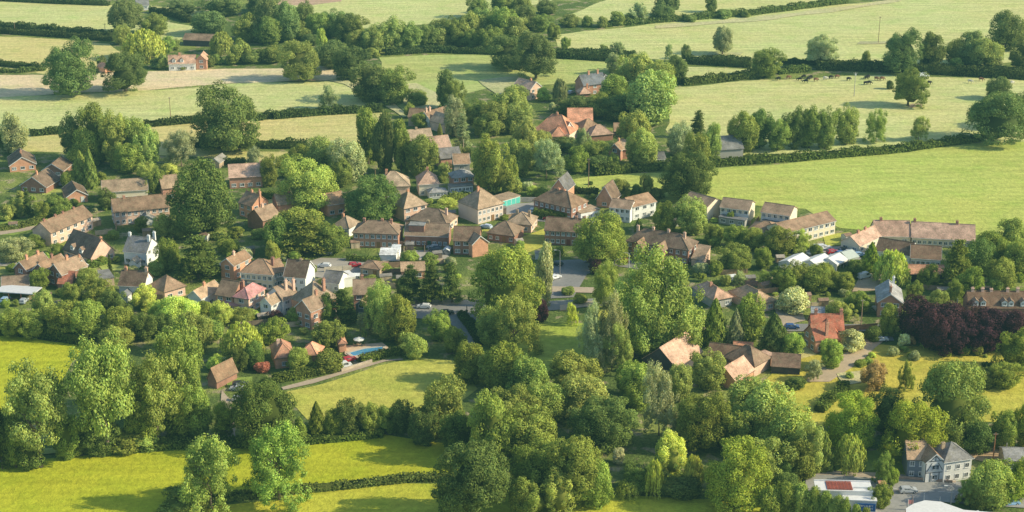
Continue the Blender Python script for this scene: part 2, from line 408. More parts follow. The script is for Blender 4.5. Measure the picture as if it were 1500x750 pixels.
# ------------------------------------------------------------------ buildings
def mk(fn, name, mats): mb = MB(); fn(mb); return mb.mesh(name, mats)
def _win(w, h):
    def f(mb):
        t = .12
        mb.box(-w/2, w/2, -.07, 0, -h/2, -h/2+t); mb.box(-w/2, w/2, -.07, 0, h/2-t, h/2)
        mb.box(-w/2, -w/2+t, -.07, 0, -h/2+t, h/2-t); mb.box(w/2-t, w/2, -.07, 0, -h/2+t, h/2-t)
        mb.box(-.05, .05, -.065, 0, -h/2+t, h/2-t); mb.box(-w/2-.08, w/2+.08, -.16, 0, -h/2-.08, -h/2-.002)
    return f
WINM = {}
def win_mesh(w, h):
    k = (round(w, 1), round(h, 1))
    if k not in WINM:
        WINM[k] = (mk(_win(*k), 'window', M_PAINT), mk(lambda mb: mb.poly([(-k[0]/2+.05, -.03, -k[1]/2+.05), (k[0]/2-.05, -.03, -k[1]/2+.05), (k[0]/2-.05, -.03, k[1]/2-.05), (-k[0]/2+.05, -.03, k[1]/2-.05)]), 'pane', M_GLASS))
    return WINM[k]
DOORM = mk(lambda mb: (mb.box(-.5, .5, -.09, -.003, 0, 2.05), mb.box(-.62, -.5, -.12, -.003, 0, 2.15), mb.box(.5, .62, -.12, -.003, 0, 2.15), mb.box(-.5, .5, -.12, -.003, 2.05, 2.15)), 'door', M_PAINT)
def _chim(mb):
    mb.box(-.42, .42, -.32, .32, -1.5, 1.05); mb.box(-.49, .49, -.39, .39, 1.05, 1.2)
    for x in (-.22, .22): mb.tube([(x, 0, 1.2), (x, 0, 1.6)], [.15, .12], 8)
CHIM = mk(_chim, 'chimney', M_BRICK)

def window(M, parent, w=1.3, h=1.15, col=(.8, .8, .78)):
    a, b = win_mesh(w, h); f = put('window', a, M, parent, col); put('pane', b, M, f); return f

def wall_frames(Lx, Dy):
    """middle bottom of each wall, local x along the wall, local -y outward"""
    return {'F': (frame((0, -Dy/2, 0), 0), Lx), 'K': (frame((0, Dy/2, 0), math.pi), Lx), 'R': (frame((Lx/2, 0, 0), math.pi/2), Dy), 'L': (frame((-Lx/2, 0, 0), -math.pi/2), Dy)}

def block(root, W0, Lx, Dy, h, roof='gable', wall='brick', rc='brown', pitch=40, wallm=None, chim=(), win='', nwin=None, door='', verge=None,
          storeys=None, oh=.35, dorm=(), sides=None, winc=(.8, .8, .78), pre='', gcol=None):
    """walls, roof, chimneys, windows in the frame W0; ridge runs along x"""
    tp = math.tan(R(pitch)); wm = wallm or (M_RENDER if wall in ('white', 'cream', 'pinkwhite', 'grey', 'slateblue') else M_BRICK)
    if roof == 'hip' and Dy > Lx: rise = Lx/2*tp
    else: rise = Dy/2*tp
    if storeys is None: storeys = 2 if h >= 4.2 else 1
    # walls: an open-topped shell under the roof
    mb = MB(); x, y = Lx/2, Dy/2
    if roof == 'gable':
        e = 0.03
        mb.prism([(-x, -y, -.3), (-x, y, -.3), (-x, y, h-e), (-x, 0, h+rise-e), (-x, -y, h-e)], (Lx, 0, 0))
    elif roof == 'mono':
        mb.prism([(-x, -y, -.3), (-x, y, -.3), (-x, y, h+Dy*tp-.03), (-x, -y, h-.03)], (Lx, 0, 0))
    else: mb.box(-x, x, -y, y, -.3, h-.02)
    wl = put(pre+'wall', mb.mesh('wall', wm), W0, root, BR[wall])
    # roof
    mb = MB(); t = .16; ov = .28
    rmat = M_ROOF
    if roof == 'gable':
        a = (y+oh); z0 = h-oh*tp
        mb.prism([(-x-ov, -a, z0), (-x-ov, -a, z0+t), (-x-ov, 0, h+rise+t), (-x-ov, a, z0+t), (-x-ov, a, z0), (-x-ov, 0, h+rise)], (Lx+2*ov, 0, 0))
        mb.tube([(-x-ov-.02, 0, h+rise+t+.02), (x+ov+.02, 0, h+rise+t+.02)], [.13, .13], 6)
    elif roof == 'hip':
        X, Y = x+oh, y+oh; z0 = h-.05; rr = min(X, Y)*tp; zt = h+.14+rr; z1 = z0+.16
        if X >= Y: ra, rb = (-(X-Y), 0, zt), (X-Y, 0, zt)
        else: ra, rb = (0, -(Y-X), zt), (0, Y-X, zt)
        c0 = [(-X, -Y), (X, -Y), (X, Y), (-X, Y)]
        for k in range(4):
            p, q = c0[k], c0[(k+1) % 4]; mb.poly([(*p, z0), (*q, z0), (*q, z1), (*p, z1)])
        mb.poly([(*p, z0) for p in reversed(c0)])
        A, B, C, D = [(*p, z1) for p in c0]
        if X >= Y: fs = [[A, B, rb, ra], [B, C, rb], [C, D, ra, rb], [D, A, ra]]
        else: fs = [[A, B, ra], [B, C, rb, ra], [C, D, rb], [D, A, ra, rb]]
        if abs(X-Y) < .02: fs = [[A, B, ra], [B, C, ra], [C, D, ra], [D, A, ra]]
        for f in fs: mb.poly(f)
        for pq in ((A, ra), (B, rb if X >= Y else ra), (C, rb), (D, ra if X >= Y else rb)): mb.tube(pq, [.11, .11], 5)
        if abs(X-Y) >= .02: mb.tube([ra, rb], [.12, .12], 5)
    elif roof == 'flat':
        mb.box(-x-.15, x+.15, -y-.15, y+.15, h, h+.28); rmat = M_PAINT if rc == 'white' else M_ROOF
    elif roof == 'mono':
        a = y+oh; mb.prism([(-x-.15, -a, h-oh*tp), (-x-.15, -a, h-oh*tp+t), (-x-.15, y+.1, h+(Dy+.1)*tp+t), (-x-.15, y+.1, h+(Dy+.1)*tp)], (Lx+.3, 0, 0))
    age = random.uniform(.80, 1.16) if rc != 'white' else 1; red = random.uniform(.94, 1.08); rf = put(pre+'roof', mb.mesh('roof', rmat), W0, root, (RF[rc][0]*age*red, RF[rc][1]*age, RF[rc][2]*age/red))
    if roof == 'gable' and verge is not None:
        for sx in ((-x-ov-.06, x+ov+.01) if verge else ()):
            mb = MB(); a = y+oh; z0 = h-oh*tp-.03
            mb.prism([(sx, -a, z0-.06), (sx, -a, z0+t+.05), (sx, 0, h+rise+t+.05), (sx, a, z0+t+.05), (sx, a, z0-.06), (sx, 0, h+rise-.1)], (.05, 0, 0))
            put('bargeboard', mb.mesh('bargeboard', M_PAINT), W0, rf, (.8, .8, .77))
    if roof in ('gable', 'hip') and h > 2.3:      # gutter under the near eaves
        mb = MB(); xe = x+(.1 if roof == 'gable' else oh+.1); ye = -(y+oh)-.08
        ze = (h-oh*tp) if roof == 'gable' else h-.05
        mb.tube([(-xe, ye, ze+.02), (xe, ye, ze+.02)], [.07, .07], 6)
        put('gutter', mb.mesh('gutter', M_PAINT), W0, rf, (.75, .74, .7) if wall in ('white', 'cream') or verge else (.1, .09, .08))
    for c in chim:
        u, cc, hh = (c+(1.0,))[:3] if len(c) < 3 else c[:3]
        zr = h+rise if roof in ('gable', 'hip') else h
        yy = c[3]*Dy if len(c) > 3 else 0
        put('chimney', CHIM, W0 @ Matrix.Translation((u*Lx, yy, zr-.2 if hh < 2 else zr+1.3-1.2*hh)) @ Matrix.Diagonal((1, 1, hh, 1)), rf, BR[cc])
    for (u, cc) in dorm:
        zb = h+.5; ybk = -y+(zb+1.3-h)/tp+.4; mb = MB()
        mb.prism([(-.8, -y+.15, h-.1), (.8, -y+.15, h-.1), (.8, -y+.15, zb+1.1), (0, -y+.15, zb+1.75), (-.8, -y+.15, zb+1.1)], (0, y-.15, 0), 0)
        mb.prism([(-1.1, -y+.0, zb+1.0), (0, -y+.0, zb+1.85), (1.1, -y+.0, zb+1.0), (1.1, -y+.0, zb+1.12), (0, -y+.0, zb+1.97), (-1.1, -y+.0, zb+1.12)], (0, y-.2, 0), 1)
        Md = W0 @ Matrix.Translation((u*Lx, 0, 0))
        dm = bpy.data.materials
        d_ = put('dormer', mb.mesh('dormer', [M_RENDER, M_DORMROOF]), Md, rf, BR[cc])
        window_m = Md @ Matrix.Translation((0, -y+.15, zb+.55)); put('window', win_mesh(1.1, .9)[0], window_m, rf, winc); put('pane', win_mesh(1.1, .9)[1], window_m, rf)
    WF = wall_frames(Lx, Dy)
    for s in win:
        F, ln = WF[s]; n = nwin if (nwin and s == win[0]) else max(1, int(ln/3.1))
        for st in range(storeys):
            zc = 1.35+st*2.6 if storeys > 1 else min(1.35, h-1.0)
            if zc+.7 > h and not (roof == 'gable' and s in 'LR'): continue
            for k in range(n):
                xx = ln*((k+.5)/n-.5)
                if st == 0 and s == door and k == n//2: continue
                window(W0 @ F @ Matrix.Translation((xx, 0, zc)), root, 1.7 if ln/n > 2.5 else 1.2, 1.3 if storeys > 1 else 1.2, winc)
    if door:
        F, ln = WF[door]; n = nwin if (nwin and door == win[:1]) else max(1, int(ln/3.1)); k = n//2
        put('door', DOORM, W0 @ F @ Matrix.Translation((ln*((k+.5)/n-.5), 0, 0)), root, random.choice([(.75, .75, .72), (.2, .05, .04), (.05, .12, .08), (.3, .17, .08)]))
    return wl, rf
m_, nt_, out_ = mat('dormer_tiles'); princ(nt_, out_, scalec(nt_, mixc(nt_, (.27, .17, .12, 1), (.38, .27, .19, 1), ramp(nt_, noise(nt_, 2.5, 3, objvec(nt_)), .35, .65, 0, 1)), 1.0)); M_DORMROOF = m_

LAND = []; FOOT = []
def fr_line(x1, y1, x2, y2, h, D):
    A = at(x1, y1, h); B = at(x2, y2, h); d = B-A; ln = d.length; rot = math.atan2(d.y, d.x)
    mid = (A+B)/2; back = Vector((-math.sin(rot), math.cos(rot), 0)); c = mid+back*(D/2); c.z = 0
    return c, rot, ln
def house(line, h, D, ridge='x', root=None, name='house', label=None, nick=None, cat='house', **k):
    c, rot, ln = fr_line(*line, h, D); FOOT.append((c.x, c.y, math.hypot(ln, D)*.42))
    if ridge == 'x': W0 = frame(c, rot); a, b = ln, D
    else:
        W0 = frame(c, rot+math.pi/2); a, b = D, ln
        tr = {'F': 'L', 'R': 'F', 'L': 'K'}
        k['win'] = ''.join(tr.get(q, q) for q in k.get('win', '')); k['door'] = tr.get(k.get('door', ''), '')
    if root is None:
        root = put(name, None, frame(c, rot)); tag(root, label, cat, 'houses and buildings of the village' if cat == 'house' else None)
        if nick: LAND.append(((line[0]+line[2])/2, (line[1]+line[3])/2+4, nick))
        pre = ''
    else: pre = 'wing_'
    block(root, W0, a, b, h, pre=pre, **k)
    return root
# ------------------------------------------------------------------ houses, left of the village
house((14,243,52,239.5), 2.6, 12, 'y', label='bungalow with sunlit orange gable at the left edge of the village', nick='orange-gabled bungalow', wall='orange', rc='dbrown', pitch=32, verge=True, win='F', chim=[(-.05,'orange')])
house((30,271,67,274), 2.6, 11, 'y', label='dark-fronted bungalow with white fascia and a tall orange chimney', nick='white-fascia bungalow', wall='dbrick', rc='dbrown', pitch=34, verge=True, win='F', chim=[(-.2,'orange',1.2)])
house((62,249,92,250), 2.6, 10, 'y', label='shaded brown bungalow behind the white-fascia bungalow', nick='shaded bungalow', wall='dbrick', rc='dbrown', pitch=32, verge=True, win='F')
house((98,288.5,128,285), 2.6, 11, 'y', label='small bungalow with brick gable beside the tall green conifers', nick='bungalow by conifers', wall='orange', rc='dbrown', pitch=32, verge=True, win='F', door='F')
house((150,281,216,277), 4.3, 8, label='long pale house with big white windows behind the long brick terrace', nick='long pale house', wall='cream', rc='tan', pitch=36, win='F', nwin=5, verge=True, chim=[(.46,'tan',.6)])
house((238,276,262,273), 4.6, 8, label='tan-roofed house peeping out left of the huge dark tree', nick='tan-roofed house', wall='brick', rc='tan', win='F')
t = house((167,311,248,302.5), 5, 8.5, label='long two-storey brick terrace with brown roof and white porch', nick='long brick terrace', wall='pink', rc='brown', pitch=38, win='FL', nwin=9, door='F', chim=[(-.28,'brick',.9),(.45,'brick',.9)])
house((204,322,226,320), 2.4, 3, 'y', root=t, wall='white', rc='grey', pitch=30, win='', verge=True)
house((74,341,135,315.5), 5, 8, label='brick terrace with four chimneys in a row, next to the lane', nick='four-chimney terrace', wall='pink', rc='brown', pitch=36, win='F', nwin=6, door='F', chim=[(-.42,'dbrick',.8),(-.16,'dbrick',.8),(.02,'dbrick',.8),(.28,'dbrick',.8)])
house((93,364,133,377.5), 3.0, 9.5, label='steep-roofed brick house with two dormers and a pale brick end', nick='two-dormer house', wall='pink', rc='dbrown', pitch=48, win='FR', nwin=3, dorm=[(-.2,'white'),(.12,'white')], chim=[(.48,'orange',.6)])
t = house((71,396,90,402), 4.6, 10, 'y', label='right-hand house of three brick gabled cottages, with a red lean-to', nick='gabled cottages', wall='dbrick', rc='brown', pitch=42, verge=True, win='FR', nwin=2, chim=[(0,'orange',1.2)])
house((84,415,105,415.5), 2.2, 4, root=t, wall='dbrick', rc='red', roof='mono', pitch=32, win='F')
house((48,395,67,399), 4.6, 10, 'y', label='middle house of three brick gabled cottages, with white gable edges', wall='dbrick', rc='brown', pitch=42, verge=True, win='F', chim=[(.1,'dbrick',1.2)])
house((21,392,39,396), 4.6, 10, 'y', label='left-hand house of three brick gabled cottages', wall='dbrick', rc='brown', pitch=42, verge=True, win='F', chim=[(-.2,'orange',1.2),(.3,'orange',1.1)])
house((111,391,128,387), 4.4, 6, 'y', label='small brick cottage with white-edged gable facing the sun', nick='small gabled cottage', wall='pink', rc='brown', pitch=42, verge=True, win='F', chim=[(-.3,'orange',1.2)])
house((3,420,42,417), 2.5, 7, label='low brown-roofed outbuilding behind the open carport', nick='low outbuilding', wall='tan', rc='brown', pitch=28, win='', verge=True)
house((140,411,167,407), 2.6, 8, roof='flat', label='flat grey-roofed garage block beside the gabled cottages', nick='flat-roofed garages', wall='tan', rc='grey', win='F', name='garage_block')
t = house((181,367,214,370), 4.6, 9, label='white rendered house with grey roof and three white chimneys', nick='white three-chimney house', wall='white', rc='slate', pitch=38, win='FR', nwin=3, door='F', chim=[(-.46,'white',1.1),(.44,'white',1.1,-.12),(.46,'white',1.05,.3)])
house((189,384,200,385), 2.3, 3, 'y', root=t, wall='white', rc='grey', pitch=38, win='')
t = house((174,417,211,419), 4.4, 7.5, label='white-fronted cottage with a brick gable end and two chimneys', nick='white-fronted cottage', wall='white', rc='dbrown', pitch=42, win='F', nwin=3, door='F', chim=[(-.35,'orange',1.1),(.46,'pink',1.2)], verge=None)
house((176,432,186,433), 2.3, 3, 'y', root=t, wall='white', rc='slate', pitch=38, win='', verge=True)
house((241,428,271,419), 3, 8, roof='hip', label='brown hipped cottage between the white-fronted cottage and the dark cedar', nick='brown hipped cottage', wall='pink', rc='brown', pitch=40, win='FR')
house((275,433,294,437), 4, 10, 'y', label='tan-roofed house with white gable right of the hipped cottage', nick='white-gabled house', wall='white', rc='tan', pitch=38, verge=True, win='R', chim=[(0,'orange',1.1)])
house((323,385,342,389), 5, 9, 'y', label='orange brick house with white gable edges right of the dark cedar', nick='house by the cedar', wall='orange', rc='brown', pitch=36, verge=True, win='FR', chim=[(-.1,'pink',1.2)])
house((316,431,341,435), 4.8, 8.5, roof='gable', label='brown-roofed half of the pair whose other half has a rose-red roof', nick='brown half of the pair', wall='brick', rc='brown', pitch=38, win='F', nwin=2)
t = house((342.5,435,364,438.5), 4.8, 9.5, roof='hip', label='semi-detached house with rose-red hipped roof and a white skylight', nick='rose-roofed house', wall='pink', rc='rose', pitch=40, win='FR', nwin=1, chim=[(-.42,'brick',1.3)])
house((328,447,362,447), 2.4, 3.2, root=t, wall='pink', rc='rose', roof='mono', pitch=22, win='F')
t = house((352,399,399,403), 5.2, 9, roof='hip', label='cream two-storey shop with hipped brown roof and glazed ground floor', nick='hipped cream shop', wall='cream', rc='brown', pitch=34, win='FR', nwin=6, door='F', chim=[(.35,'dbrick',.9)], name='shop_building')
house((352,411,398,414), 2.5, 1.2, root=t, wall='slateblue', rc='slate', roof='flat', win='')
house((400,400,418,396), 5, 8, label='narrow brown-roofed building joining the cream shop and the white shop', nick='joining building', wall='grey', rc='brown', pitch=34, win='F', chim=[(0,'dbrick',.9)])
house((416,404,447,406.5), 5.6, 9, label='tall white gabled building with dark brown roof behind the car park', nick='tall white building', wall='white', rc='dbrown', pitch=40, win='F', nwin=3, door='F', chim=[(.1,'tan',.6)], verge=True)
t = house((472,412.5,496,415), 3.2, 8, label='low white building with grey roof at the edge of the car park', nick='low white building', wall='white', rc='slate', pitch=30, win='F', nwin=3, door='F')
house((500,409,520,406), 3, 6, root=t, wall='white', rc='white', roof='flat', win='')
house((528,392,556,395), 2.6, 7, roof='hip', label='small brown toilet block with white doors beside the car park', nick='car park hut', wall='tan', rc='brown', pitch=16, win='F', nwin=2, door='F', name='small_hall')
house((381,443,397,446.5), 4.8, 11, 'y', label='narrow white house with tan roof in front of the cream shop', nick='narrow white house', wall='white', rc='tan', pitch=40, verge=True, win='FR', chim=[(-.4,'pink',.9)])
house((415,440,437,432), 4.8, 8, label='white house with brown roof and two tall pink chimneys', nick='pink-chimney house', wall='white', rc='brown', pitch=38, win='F', nwin=2, chim=[(.05,'pink',1.6,-.2),(.44,'pink',1.5,-.3)])
t = house((433,449,455,456), 6, 8, 'y', label='tall brick corner house with dark left gable and tiled pyramid roof', nick='brick corner house', wall='brick', rc='brown', pitch=42, verge=True, win='FR', nwin=2, chim=[(.2,'brick',1.3)])
house((457,449,494,436), 5.6, 9.5, root=t, roof='hip', wall='orange', rc='tan', pitch=46, win='F', nwin=4, chim=[(.15,'brick',1.4,-.3)])
t = house((518,431,550,430), 5, 9, label='brown-roofed house with brick chimney right of the brick corner house', nick='house behind dark tree', wall='brick', rc='brown', pitch=34, win='F', chim=[(-.1,'brick',1.2)])
house((521,446,537,449), 4.2, 6, 'y', root=t, wall='slateblue', rc='tan', pitch=42, verge=True, win='F')
# middle upper left
house((336,260,384,257.5), 4.4, 9, label='brick house with smooth pink roof and a chimney at its right end', nick='pink-roofed house', wall='brick', rc='pink', pitch=38, win='F', nwin=4, chim=[(.48,'pink',.9)])
house((308,237,321,238), 2.4, 7, 'y', label='small grey field shed with white-edged gable beyond the pink-roofed house', nick='field shed', wall='tan', rc='grey', pitch=38, verge=True, win='', name='field_shed')
house((350,296,369,302), 5, 7.5, label='brick house with an outside chimney stack on its sunlit gable', nick='chimney-gable house', wall='orange', rc='brown', pitch=40, win='FR', nwin=2, chim=[(.5,'orange',2.6),(-.1,'orange',1)])
t = house((385,323,410,315), 4.2, 8, label='brown-roofed house half hidden by the dark layered tree', nick='half-hidden house', wall='dbrick', rc='brown', pitch=38, win='F', chim=[(-.05,'pink',1.1)])
house((407,300,430,297), 4.2, 7, root=t, wall='brick', rc='tan', pitch=38, win='', chim=[(.4,'orange',.8)])
house((480,300,505,296), 4.4, 7, label='dark-roofed house left of the round dark tree', nick='dark-roofed house', wall='orange', rc='brown', pitch=40, win='F', verge=True)
house((488,331,511,335), 3, 7, roof='hip', label='small hipped cottage left of the wide brown-roofed house', nick='small hipped cottage', wall='white', rc='tan', pitch=40, win='F', chim=[(-.2,'orange',1)])
house((517,341,583,343.5), 5, 9, roof='hip', label='wide brick house with mossy brown hipped roof and three chimneys', nick='wide brown-roofed house', wall='brick', rc='brown', pitch=32, win='F', nwin=8, door='F', chim=[(-.3,'brick',.9),(.1,'brick',.9),(.3,'brick',.9)])
house((553,274,600,272.5), 4.6, 10, roof='hip', label='tan hipped house left of the house with a conservatory', nick='tan hipped house', wall='pink', rc='tan', pitch=38, win='F', nwin=4, chim=[(-.2,'orange',1)])
t = house((614,270.5,643,269), 4.4, 9, roof='hip', label='pink hipped house with a glazed blue-white conservatory', nick='conservatory house', wall='cream', rc='pink', pitch=44, win='F', nwin=3, chim=[(0,'orange',1.3)])
house((629,283,655,281), 2.3, 4, root=t, wall='white', rc='lslate', roof='hip', pitch=26, win='F', nwin=5)
house((634,219,661,216), 4.6, 9, label='pink-brown house behind the slate-roofed brick house', nick='pink-brown house', wall='brick', rc='pink', pitch=40, win='F', verge=True)
house((646,232,676,229), 4.6, 8, label='brick house with blue-grey slate roof in the shade of a tall tree', nick='slate-roofed house', wall='brick', rc='slate', pitch=34, win='F')
t = house((663,261,694,258.5), 4.8, 6, roof='hip', label='brick house with slate roof and white sun lounge across its front', nick='sun-lounge house', wall='brick', rc='lslate', pitch=30, win='F', nwin=3)
house((660,275,693,272), 2.4, 4, root=t, roof='flat', wall='white', rc='grey', win='F', nwin=6)
house((665,240,688,239), 5.5, 6.5, root=t, wall='grey', rc='brown', pitch=40, win='F', verge=True)
house((592,306,625,299), 4.8, 9.5, roof='hip', label='pyramid-roofed brick house behind the wide brown-roofed house', nick='pyramid-roofed house', wall='pink', rc='tan', pitch=40, win='F', nwin=3, chim=[(0,'orange',1)])
t = house((700,307,737,297.5), 5.4, 11, roof='hip', label='big cream house with tall tan pyramid roof beside the green garages', nick='big cream house', wall='pinkwhite', rc='tan', pitch=42, win='F', nwin=6, door='F', chim=[(-.1,'orange',1)])
house((600,322,654,329), 3, 9.5, roof='hip', label='low brown-hipped bungalow behind the house with the white box dormer', nick='long hipped bungalow', wall='pink', rc='brown', pitch=34, win='FR', nwin=5, chim=[(.35,'pink',.9)])
t = house((593,344,656,346), 4, 8.5, label='brown house with white box dormer and many ground-floor windows', nick='box-dormer house', wall='dbrick', rc='brown', pitch=34, win='F', nwin=8, door='F', chim=[(0,'tan',1)], verge=True, storeys=1)
house((599,330.5,621,331.5), 6.9, 3.5, root=t, roof='flat', wall='dbrick', rc='grey', win='F', nwin=4, storeys=1)
t = house((664,352,701,353), 5, 9, label='brick house with a steep gabled wing of sunlit orange brick', nick='orange-winged house', wall='dbrick', rc='dbrown', pitch=36, win='F', nwin=3)
house((692,358,715,354), 4.6, 6, 'y', root=t, wall='orange', rc='brown', pitch=40, verge=True, win='', chim=[])
house((714,341,753,346), 2.7, 9, roof='hip', label='dark hipped bungalow in front of the big cream house', nick='dark hipped bungalow', wall='dbrick', rc='brown', pitch=34, win='F', nwin=4, door='F')
house((742,327,778,330), 2.8, 9, roof='hip', label='hipped bungalow with pink end wall beside the tarmac yard', nick='pink-ended bungalow', wall='pink', rc='tan', pitch=32, win='FR', chim=[(-.2,'tan',.9),(.3,'tan',.9)])
g = house((736,294.5,762,287), 2.5, 6, roof='flat', label='row of lock-up garages with turquoise doors beside the tarmac yard', nick='turquoise garages', wall='white', rc='tan', win='', name='garage_block')
t = house((782,293,837,305.5), 5, 10, roof='hip', label='large dark brick house with hipped roof behind the square hedge', nick='large dark house', wall='dbrick', rc='brown', pitch=36, win='FR', nwin=7, door='F', chim=[(.1,'orange',.8),(-.05,'orange',.8)])
house((851,313,879,307), 2.8, 6, root=t, roof='flat', wall='white', rc='tan', win='F', nwin=3)
house((808,276,829,278.5), 4.4, 9, 'y', label='narrow brick building with very steep slate roof behind the large dark house', nick='steep slate building', wall='orange', rc='slate', pitch=54, verge=True, win='F', chim=[])
house((798,337,860,340.5), 5, 9, label='dark brick terrace with brown roof facing the green near the road', nick='dark brick terrace', wall='dbrick', rc='dbrown', pitch=34, win='F', nwin=8, door='F', chim=[(.2,'brick',.9),(.4,'brick',.9)])
house((874,290,897,293), 3.2, 8, 'y', label='small orange brick cottage with a very steep dark roof by the field', nick='steep orange cottage', wall='orange', rc='dbrown', pitch=58, verge=True, win='F')
house((893,303,923,306.5), 5, 8, label='white-fronted house with cream end left in the row beside the field', nick='cream-ended house', wall='white', rc='brown', pitch=24, win='F', nwin=4, verge=None)
house((928,303,961,295), 5, 9, label='bright white house joined behind the cream-ended house', nick='bright white house', wall='white', rc='brown', pitch=24, win='F', nwin=3)
for i, (ln, lb, nk) in enumerate([((1000,293,1036,303), 'first of three matching cream-ended houses beside the field, nearest the big dark tree', 'first cream-ended house'),
        ((1055,303,1097,308), 'middle one of three matching cream-ended houses beside the field', 'middle cream-ended house'),
        ((1115,310,1157,316), 'last of three matching cream-ended houses, behind the long cream block', 'last cream-ended house')]):
    t = house(ln, 5, 9, label=lb, nick=nk, wall='cream', rc='brown', pitch=24, win='F', nwin=5)
    c_, r_, l_ = fr_line(*ln, 5, 9); mb = MB(); mb.box(-l_/2+.1, l_/2-.1, -4.56, -4.503, .1, 2.9); mb.box(-l_/2+.1, l_/2-.1, -4.56, -4.503, 3.0, 3.35); put('cladding', mb.mesh('cladding', M_PAINT), frame(c_, r_), t, (.8, .82, .84))
    if i: house((ln[0]-2, ln[1]+15, ln[2]-6, ln[3]+16), 2.3, 3, root=t, roof='flat', wall='grey', rc='slate', win='F', nwin=3)
t = house((1150,341,1224,323), 5, 9, label='long cream two-storey block with low brown roof beside the field', nick='long cream block', wall='cream', rc='brown', pitch=24, win='F', nwin=9)
house((1096,337,1140,343), 3, 9, root=t, roof='hip', wall='cream', rc='brown', pitch=26, win='')
# complex at the right
t = house((1232,353,1259,360), 3, 15, 'y', label='rambling pink-roofed building with several chimneys at the edge of the field', nick='rambling pink building', wall='cream', rc='pink', pitch=34, verge=False, win='FR', chim=[(-.2,'brick',1),(.1,'brick',1)])
house((1282,345,1334,346), 3, 10, root=t, wall='cream', rc='pink', pitch=36, win='F', chim=[(-.3,'brick',1)])
house((1336,347,1428,352), 3, 10, root=t, wall='cream', rc='pink', pitch=36, win='F', nwin=12, chim=[(-.46,'brick',1.1),(.22,'brick',1.1)])
t = house((1283,366,1333,374), 3, 8.5, label='long dark-roofed range with white windows, parted by a white verge', nick='long dark-roofed range', wall='white', rc='dbrown', pitch=34, win='', verge=True)
house((1334.5,377,1378,380), 3, 8.5, root=t, wall='white', rc='dbrown', pitch=34, win='F', nwin=6, verge=True)
house((1332,401,1384,402), 2.4, 7, label='low shed with rusty orange roof in front of the dark-roofed range', nick='rusty-roofed shed', wall='dark', rc='orange', pitch=26, win='', name='long_shed')
house((1426,421,1450,421), 2.3, 5, label='open-fronted sandy-roofed shelter behind the dormer cottages', nick='sandy-roofed shelter', wall='dark', rc='tan', roof='flat', win='', name='shelter')
house((1286,442,1322,444), 4.8, 12, 'y', label='brick house with pale slate roof, stout chimney and white far gable', nick='slate house with stout chimney', wall='brick', rc='lslate', pitch=36, verge=True, win='F', chim=[(-.35,'brick',1.7),(.46,'white',1.2,-.2)])
t = house((1420,450,1512,451), 4.0, 8, label='row of cottages with dark roof, small white gabled dormers and five chimneys', nick='dormer cottages', wall='dbrick', rc='dbrown', pitch=42, win='F', nwin=9, dorm=[(-.40,'white'),(-.28,'white'),(.06,'white'),(.16,'white'),(.36,'white')], chim=[(-.42,'pink',1),(-.26,'pink',1),(-.12,'pink',.8),(.14,'pink',1),(.3,'pink',1.1)])
t = house((1195,498,1226,494), 4.2, 7, label='red brick house with bright orange-red roofs and a tall front chimney', nick='orange-red roofed house', wall='brick', rc='red', pitch=44, win='FL', nwin=2, verge=False, chim=[(.05,'brick',2.6,-.4)])
house((1190,483,1236,483), 4.4, 7, root=t, wall='brick', rc='red', pitch=44, win='', chim=[(.46,'brick',1.4),(-.35,'brick',1.4)])
house((1203,486,1226,486), 4.6, 8, 'y', root=t, wall='brick', rc='red', pitch=44, win='', verge=False)
house((1189,458,1207,459), 2.4, 4, label='tiny grey-roofed outhouse beside the cream flowering bush', nick='tiny outhouse', wall='white', rc='lslate', pitch=28, win='F', name='outhouse', nwin=2)
# barns
house((990,538,1028,514), 3.2, 10.5, label='big pink-tiled barn with long sunlit roof slope', nick='big pink barn', wall='dark', rc='pink', pitch=40, win='', name='barn')
house((1036,524,1084,530), 2.7, 8, label='long low dark-roofed barn between the pink barn and the pyramid-roofed barn', nick='long low barn', wall='tan', rc='dbrown', pitch=36, win='', name='barn')
t = house((1105,537,1128,524), 3.2, 9.5, roof='hip', label='brick barn with hipped brown roof at the end of the long low barn', nick='hipped barn', wall='pink', rc='brown', pitch=40, win='R', name='barn')
house((1126,524,1136,520), 2.8, 4, root=t, roof='flat', wall='orange', rc='pink', win='')
house((1077,557.5,1104,541), 3, 7, label='small pink-tiled brick barn in front of the long low barn', nick='small pink barn', wall='orange', rc='pink', pitch=40, win='', door='F', name='barn')
house((1075,510,1102,511.5), 2.4, 4, label='little red-roofed shed behind the long low barn', nick='little red shed', wall='brick', rc='orange', pitch=28, win='', name='barn')
house((1130,536,1172,539), 2.2, 5, roof='mono', label='dark open cart shed right of the hipped barn', nick='dark cart shed', wall='dark', rc='dbrown', pitch=20, win='', name='cart_shed')
